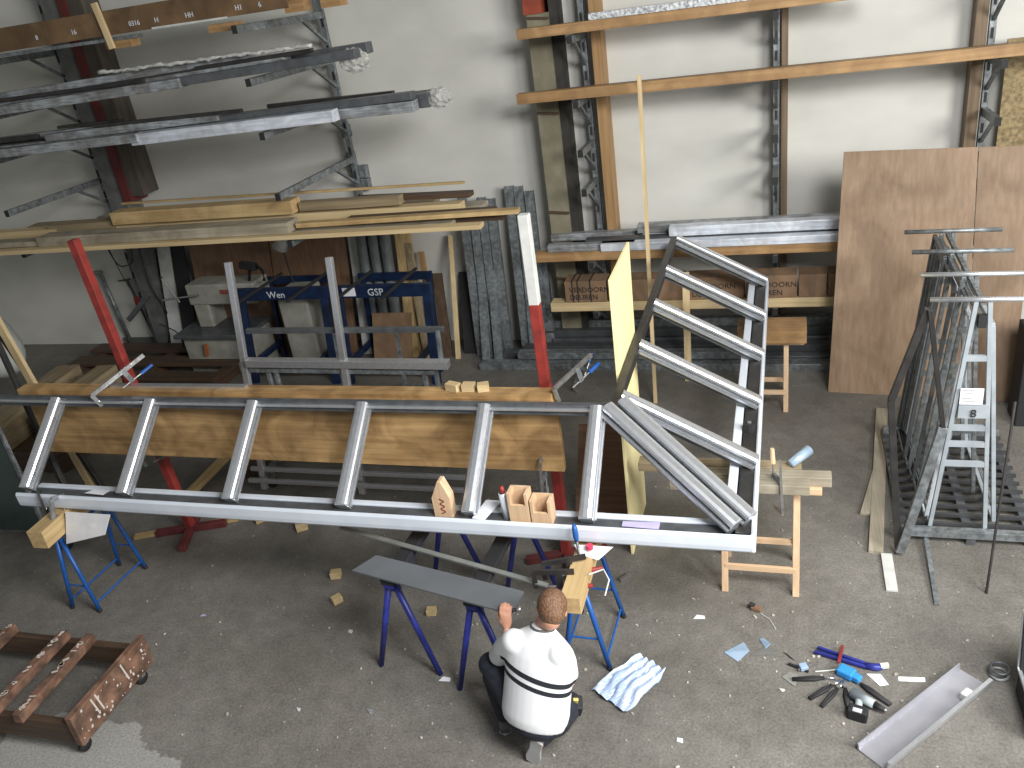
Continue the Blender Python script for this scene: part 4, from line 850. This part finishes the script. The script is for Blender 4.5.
# wood offcuts on floor
for i, (x, y, s_, r_, lb) in enumerate(((-3.42, 4.70, .07, .3, 'pale wood offcut on the floor left of the grey sheet, upper one'), (-3.27, 4.42, .065, .9, 'pale wood offcut on the floor left of the grey sheet, lower one'), (-4.05, 5.28, .085, .6, 'bright cube offcut on the floor just below the gutter'),
                                        (-4.52, 5.36, .09, .8, 'brown wood block on the floor below the gutter, left of the cube'), (-2.47, 4.39, .06, .2, 'small pale offcut on the floor between the sawhorse legs'), (-3.83, 5.45, .07, .8, 'pale block mostly hidden behind the gutter right of the cube'))):
    tag(MB().obox((x, y, s_*.42), (s_*1.2, s_, s_*.8), (0, 0, r_)).build('wood_offcut', W('pine' if i == 3 else 'pale', 'x'), None, .004), lb, 'wood block')
# brown clip and knife
t = thing('broken_clip', (-.17, 4.72, 0), 'small brown and black clip on the floor above the metal scraps', 'clip')
MB().obox((-.17, 4.72, .018), (.07, .04, .03), (0, 0, -.3)).build('clip_body', W('red'), t, .005)
MB().obox((-.20, 4.735, .03), (.04, .035, .03), (0, .3, -.3)).build('clip_jaw', RUB, t, .005)
tag(MB().path([(-.14, 4.69, .004), (-.08, 4.64, .004), (-.04, 4.55, .004)], .003, 6).build('wire', WHT), 'thin white wire beside the brown clip', 'wire')
tag(MB().obox((-1.12, 4.95, .012), (.10, .02, .02), (0, 0, .9)).build('screw_bit', STEEL), 'short steel bit on the floor right of the blue sawhorse', 'bit')
# tools: pliers and cutters
def pliers(x, y, a, grip, label, L=.17, open_=.18):
    t = thing('pliers', (x, y, 0), label, 'pliers')
    for s_ in (-1, 1):
        b1 = a+s_*open_
        MB().path([(x, y, .014), (x+math.cos(b1)*L*.35, y+math.sin(b1)*L*.35, .014), (x+math.cos(b1-s_*.1)*L, y+math.sin(b1-s_*.1)*L, .014)], [.008, .012, .010], 8).build('handle', grip, t, 0, True)
        c1 = a+math.pi+s_*.08
        MB().path([(x, y, .014), (x+math.cos(c1)*.06, y+math.sin(c1)*.06, .014)], [.013, .006], 8).build('jaw', STEEL, t, 0, True)
    MB().tube((x, y, .0), (x, y, .028), .013).build('pivot', STEEL, t)
pliers(.26, 4.15, 3.35, RUB, 'black handled pliers pointing left with a white tag', .20, .12)
pliers(.30, 4.10, 3.9, RUB, 'black handled pliers, second of the fan below the one with the tag', .19, .12)
pliers(.33, 4.08, 4.15, RUB, 'black handled pliers in the middle of the fan', .19, .12)
pliers(.37, 4.09, 4.75, RUB, 'black handled pliers pointing straight down in the fan', .18, .10)
pliers(.45, 4.14, 5.55, RUB, 'long black handled cutters pointing right towards the drill', .22, .12)
t = thing('riveter', (.38, 4.19, 0), 'bright blue hand tool above the fan of pliers', 'hand tool')
MB().obox((.38, 4.20, .03), (.10, .075, .05), (0, 0, -.5)).build('tool_body', mat('bright_blue', (.03, .28, .72)), t, .01)
MB().obox((.43, 4.165, .03), (.07, .05, .04), (0, 0, -.6)).build('tool_neck', mat('bright_blue', (.03, .28, .72)), t, .008)
t = thing('bar_clamp', (.42, 4.36, 0), 'blue bar clamp with red handle above the pliers', 'clamp')
MB().bar((.22, 4.40, .02), (.52, 4.29, .02), .018, .02).build('clamp_arm', DBLUE, t, .003)
MB().bar((.20, 4.36, .02), (.50, 4.27, .02), .02, .02).build('clamp_arm', DBLUE, t, .003)
MB().path([(.50, 4.28, .02), (.56, 4.275, .02), (.62, 4.30, .02)], [.022, .024, .014]).build('clamp_head', DBLUE, t, 0, True)
MB().obox((.605, 4.285, .03), (.05, .022, .03), (0, 0, .3)).build('white_tip', WHT, t)
MB().bar((.34, 4.27, .035), (.37, 4.42, .035), .02, .018).build('red_handle', RED, t, .004)
t = thing('tin_snips', (.16, 4.22, 0), 'small steel scissors with white and blue parts left of the blue tool', 'scissors')
MB().bar((.04, 4.24, .012), (.16, 4.19, .012), .014, .012).build('blade', RUB, t)
MB().bar((.10, 4.19, .016), (.22, 4.27, .016), .014, .012).build('blade', STEEL, t)
MB().obox((.13, 4.215, .022), (.05, .05, .03), (0, 0, .4)).build('hub', BS, t, .006)
MB().path([(.20, 4.20, .008), (.28, 4.22, .008), (.34, 4.24, .008)], .004).build('white_cord', WHT, t)
# cordless drill lying on its side
t = thing('cordless_drill', (.42, 3.93, 0), 'grey and black cordless drill lying on the floor beside the pliers', 'drill')
MB().tube((.40, 4.03, .04), (.46, 3.99, .04), .034, .034, 18).build('motor_housing', mat('drill_grey', (.10, .12, .13)), t, .004, True)
MB().tube((.455, 3.993, .04), (.52, 3.955, .04), .030, .026, 18).build('gearbox', mat('drill_light', (.42, .48, .50)), t, 0, True)
MB().tube((.52, 3.955, .04), (.575, 3.92, .04), .022, .014, 16).build('chuck', RUB, t, 0, True)
MB().tube((.575, 3.92, .04), (.585, 3.914, .04), .012, .008).build('chuck_tip', STEEL, t)
MB().path([(.44, 3.99, .035), (.435, 3.95, .033), (.43, 3.90, .033)], [.024, .021, .022]).build('grip', mat('drill_light', (.42, .48, .50)), t, 0, True)
MB().obox((.425, 3.875, .04), (.11, .065, .075), (0, 0, -.25)).build('battery', RUB, t, .01)
MB().obox((.42, 3.86, .079), (.05, .03, .003), (0, 0, -.25)).build('battery_label', WRAPW, t)

# ------------------------------------------------------------------ kneeling man
def fuse(mb, voxel, name, mats, parent, smooth=6):
    """fuse overlapping lofts into ONE continuous smooth surface"""
    o = mb.build('tmp', mats, None)
    r = o.modifiers.new('r', 'REMESH'); r.mode = 'VOXEL'; r.voxel_size = voxel; r.use_smooth_shade = True
    s_ = o.modifiers.new('s', 'SMOOTH'); s_.iterations = smooth; s_.factor = .5
    bpy.context.view_layer.update()
    me = bpy.data.meshes.new_from_object(o.evaluated_get(bpy.context.evaluated_depsgraph_get()))
    loc = o.location.copy(); bpy.data.objects.remove(o)
    n = bpy.data.objects.new(name, me); C.objects.link(n)
    if parent is not None: me.transform(Matrix.Translation(loc-parent.location)); n.parent = parent
    else: n.location = loc
    for f in me.polygons: f.use_smooth = True
    return n
def limb(b, pts, rad, n=14):
    out = []; rr = []
    for i in range(len(pts)-1):
        for k_ in range(5): u = k_/5; out.append(V(pts[i]).lerp(V(pts[i+1]), u)); rr.append(rad[i]*(1-u)+rad[i+1]*u)
    out.append(V(pts[-1])); rr.append(rad[-1]); b.path(out, rr, n)
    for p, r_ in zip(pts, rad): b.ball(p, r_, n=14)
spine = V((.107, .357, .93)).normalized(); R_ = V((.93, -.27, -.16)); R_ = (R_-spine*R_.dot(spine)).normalized(); N_ = R_.cross(spine)*-1
if N_.y < 0: N_ = -N_
PEL = V((-1.365, 3.335, .29)); NECK = PEL+spine*.545
def tor(t_, a=0, b_=0): return PEL+spine*t_*.93+R_*a+N_*b_
shL, shR = V((-1.50, 3.475, .735)), V((-1.165, 3.42, .71))
elL, elR = V((-1.61, 3.55, .53)), V((-1.18, 3.47, .46))
haL, haR = V((-1.545, 3.575, .735)), V((-1.33, 3.68, .45))
hipL, hipR = tor(.02, -.10, .03), tor(.02, .10, .03)
knL, knR = V((-1.69, 3.57, .42)), V((-1.24, 3.62, .10))
anL, anR = V((-1.62, 3.48, .09)), V((-1.35, 3.29, .14))
HC = NECK+V((.06, .03, .115))                              # head centre
FD = V((-.28, .70, -.50)).normalized()                     # looking down and forward
UPH = (V((.02, .6, .75))-FD*V((.02, .6, .75)).dot(FD)).normalized(); SDH = FD.cross(UPH).normalized()
def hd(a, f_, u): return HC+SDH*a+FD*f_+UPH*u
b = MB()
b.loft([(tor(-.06), R_*.12, N_*.09), (tor(.0), R_*.155, N_*.11), (tor(.15), R_*.14, N_*.10), (tor(.35), R_*.16, N_*.105), (tor(.48), R_*.165, N_*.09), (tor(.55), R_*.09, N_*.06)])
limb(b, [NECK-spine*.08, NECK+V((.01, .03, .02)), hd(0, -.03, -.05)], [.062, .055, .058])
b.ball(hd(0, -.01, .02), (.078, .095, .095)); b.ball(hd(0, .025, -.03), (.060, .075, .08)); b.ball(hd(0, .065, -.075), (.035, .03, .025))
b.ball(hd(0, .10, -.015), (.013, .02, .022)); b.ball(hd(0, .088, .02), (.045, .015, .012)); b.ball(hd(0, .088, -.055), (.025, .012, .01))
for s_ in (-1, 1):
    b.ball(hd(s_*.079, -.005, -.008), (.010, .020, .030))
limb(b, [shL+R_*.04+N_*.02, elL, haL-V((-.005, .02, .03))], [.044, .041, .028]); limb(b, [shR-R_*.045+N_*.03, elR, haR], [.042, .041, .028])
limb(b, [hipL, knL, anL], [.085, .058, .04]); limb(b, [hipR, knR, anR], [.085, .058, .04])
limb(b, [anL, anL+V((-.04, .15, -.04))], [.04, .03])
# hands: palm, four unequal curled fingers, thumb from the side of the palm
def hand(b, wr, fd, pd, sd, close=1.0):
    fd, pd, sd = V(fd).normalized(), V(pd).normalized(), V(sd).normalized()
    c = wr+fd*.05; b.loft([(wr, sd*.026, pd*.02), (wr+fd*.03, sd*.036, pd*.017), (wr+fd*.07, sd*.042, pd*.015), (wr+fd*.088, sd*.038, pd*.012)], 14)
    for k_, (o_, L_) in enumerate(((-.031, .85), (-.011, 1.0), (.011, .95), (.031, .75))):
        p0 = wr+fd*.082+sd*o_; p1 = p0+(fd*.9+pd*.4*close)*.038*L_; p2 = p1+(fd*.25+pd*.95*close)*.028*L_; p3 = p2+(fd*-.5+pd*.8*close)*.020*L_
        limb(b, [p0, p1, p2, p3], [.0095, .009, .0082, .007], 8)
    q0 = wr+fd*.025-sd*.03; q1 = q0+(-sd*.6+fd*.6+pd*.5)*.04; q2 = q1+(fd*.8+pd*.6+sd*.1)*.032
    limb(b, [q0, q1, q2], [.014, .011, .0085], 8)
hand(b, haL, (.0, .15, .98), (.0, .98, .0), (.98, .0, -.1))
hand(b, haR, (-.9, .5, -.2), (0, .2, -1), (.5, .85, .1))
man = fuse(b, .0075, 'person', [SKIN], None, 2)
tag(man, 'person kneeling in white striped shirt and navy trousers, holding the grey sheet end', 'person')
# shirt
def shirt_mat():
    m, n, l, bb = newmat('white_striped_knit'); tc = n.new('ShaderNodeTexCoord'); bb.inputs['Roughness'].default_value = .85
    dp = n.new('ShaderNodeVectorMath'); dp.operation = 'DOT_PRODUCT'
    ax = (spine + R_*.14 + N_*.0).normalized(); dp.inputs[1].default_value = ax; l.new(tc.outputs['Object'], dp.inputs[0])
    base = (PEL-man.location).dot(ax); cr = n.new('ShaderNodeValToRGB'); cr.color_ramp.interpolation = 'CONSTANT'
    e = cr.color_ramp.elements; e[0].position = 0; e[0].color = (.70, .71, .72, 1); e[1].position = .99; e[1].color = (.72, .73, .74, 1)
    mr = n.new('ShaderNodeMapRange'); mr.inputs['From Min'].default_value = base-.1; mr.inputs['From Max'].default_value = base+.9
    for p, c_ in ((.325, (.012, .014, .02, 1)), (.355, (.72, .73, .74, 1)), (.378, (.012, .014, .02, 1)), (.410, (.72, .73, .74, 1))):
        x = e.new(p); x.color = c_
    nz = n.new('ShaderNodeTexNoise'); nz.inputs['Scale'].default_value = 200; bp = n.new('ShaderNodeBump'); bp.inputs['Strength'].default_value = .2; bp.inputs['Distance'].default_value = .004
    l.new(tc.outputs['Object'], nz.inputs[0]); l.new(nz.outputs['Fac'], bp.inputs['Height']); l.new(bp.outputs[0], bb.inputs['Normal'])
    l.new(dp.outputs['Value'], mr.inputs['Value']); l.new(mr.outputs[0], cr.inputs[0])
    d2_ = n.new('ShaderNodeVectorMath'); d2_.operation = 'DOT_PRODUCT'; d2_.inputs[1].default_value = R_; l.new(tc.outputs['Object'], d2_.inputs[0])
    sb = n.new('ShaderNodeMath'); sb.operation = 'SUBTRACT'; sb.inputs[1].default_value = (PEL-man.location).dot(R_); l.new(d2_.outputs['Value'], sb.inputs[0])
    ab = n.new('ShaderNodeMath'); ab.operation = 'ABSOLUTE'; l.new(sb.outputs[0], ab.inputs[0])
    lt = n.new('ShaderNodeMath'); lt.operation = 'LESS_THAN'; lt.inputs[1].default_value = .222; l.new(ab.outputs[0], lt.inputs[0])
    mx = n.new('ShaderNodeMix'); mx.data_type = 'RGBA'; l.new(lt.outputs[0], mx.inputs[0]); mx.inputs[6].default_value = (.71, .72, .73, 1); l.new(cr.outputs[0], mx.inputs[7])
    l.new(mx.outputs[2], bb.inputs['Base Color']); return m
b = MB()
b.loft([(tor(-.03), R_*.195, N_*.140), (tor(.03), R_*.210, N_*.152), (tor(.12), R_*.208, N_*.150), (tor(.25), R_*.208, N_*.145), (tor(.36), R_*.222, N_*.140), (tor(.43), R_*.225, N_*.130), (tor(.49), R_*.195, N_*.112), (tor(.54), R_*.140, N_*.088), (tor(.58), R_*.082, N_*.072), (tor(.605), R_*.066, N_*.064)], 28)
limb(b, [shL+R_*.03, shL.lerp(elL, .5)+R_*.01, shL.lerp(elL, 1.0)], [.074, .074, .068]); limb(b, [shR-R_*.03, shR.lerp(elR, .4)-R_*.01, shR.lerp(elR, .68)], [.076, .078, .070])
fuse(b, .009, 'shirt', [shirt_mat()], man, 12)
MB().path([tor(.592)+R_*math.cos(a*math.pi/10)*.066+N_*math.sin(a*math.pi/10)*.062 for a in range(21)], .009, 8).build('collar', mat('grey_collar', (.10, .10, .10)), man, 0, True)
b = MB()
b.loft([(tor(-.10), R_*.13, N_*.10), (tor(-.05), R_*.175, N_*.13), (tor(.01), R_*.178, N_*.13), (tor(.05), R_*.165, N_*.12)])
limb(b, [hipL, knL, anL+V((0, 0, .03))], [.115, .078, .058]); limb(b, [hipR, knR+V((0, 0, .0)), anR+V((.0, .03, .0))], [.115, .082, .062])
fuse(b, .011, 'trousers', [NAVY], man, 4)
# shoes
def shoe(heel, toe, upv, nm='shoe'):
    heel, toe = V(heel), V(toe); d = (toe-heel).normalized(); u = V(upv); u = (u-d*u.dot(d)).normalized(); s_ = d.cross(u)
    b = MB(); L_ = (toe-heel).length
    b.loft([(heel+u*.03, s_*.03, u*.025), (heel+d*.03+u*.04, s_*.038, u*.04), (heel+d*L_*.4+u*.045, s_*.036, u*.045), (heel+d*L_*.7+u*.035, s_*.045, u*.032), (toe-d*.03+u*.03, s_*.04, u*.024), (toe+u*.025, s_*.02, u*.012)])
    o = b.build(nm, mat('grey_work_shoe', (.16, .16, .17), (.10, .10, .11), .6), man, 0, True)
    b = MB(); b.loft([(heel, s_*.028, d*.0), ], 4) if False else None
    b = MB(); pr = [(-.5, .0), (-.42, .8), (-.1, .75), (.25, 1.0), (.45, .8), (.5, .25), (.5, -.25), (.45, -.8), (.25, -1.0), (-.1, -.75), (-.42, -.8)]
    mid = (heel+toe)/2; b.poly([mid+d*p[0]*(L_+.02)+s_*p[1]*.047-u*.004 for p in pr], .018)
    b.build('sole', mat('pale_sole', (.42, .42, .42), None, .7), o, .004); return o
shoe((-1.335, 3.225, .215), (-1.395, 3.25, .012), (.1, .95, .2))
shoe(anL+V((.01, -.06, -.088)), anL+V((-.06, .19, -.088)), (0, 0, 1))
# hair
b = MB(); b.ball(hd(0, -.022, .030), (.088, .098, .098)); b.ball(hd(0, -.045, -.01), (.078, .07, .08)); b.ball(hd(0, .03, .075), (.065, .05, .04))
hair = fuse(b, .009, 'hair', [HAIR], man, 3)
for s_ in (-1, 1): MB().ball(hd(s_*.028, .093, .005), .009, n=10).build('eye', WHT, man, 0, True)
t_ = MB().path([hd(-.085, .0, .02), hd(-.10, .05, .03)], .004, 6).build('ear_pencil', WHT, man)
p_ = V((-1.175, 3.56, .17)); MB().obox(p_, (.06, .09, .10), (.3, .2, .3)).build('tool_pouch', RUB, man, .01)
MB().obox(p_+V((.0, -.02, .06)), (.035, .02, .05), (.3, .2, .3)).build('yellow_tape_measure', mat('yellow_plastic', (.65, .55, .15)), man, .006)
# screwdriver-like tool in left hand
t = thing('hand_tool', haL+V((.03, .05, .10)), 'small steel tool held in the left hand of the kneeling person', 'hand tool')
MB().tube(haL+V((-.02, .035, .085)), haL+V((.07, .05, .095)), .011).build('tool_body', RUB, t, 0, True)
MB().tube(haL+V((.065, .049, .094)), haL+V((.09, .053, .098)), .017).build('tool_end', STEEL, t, 0, True)
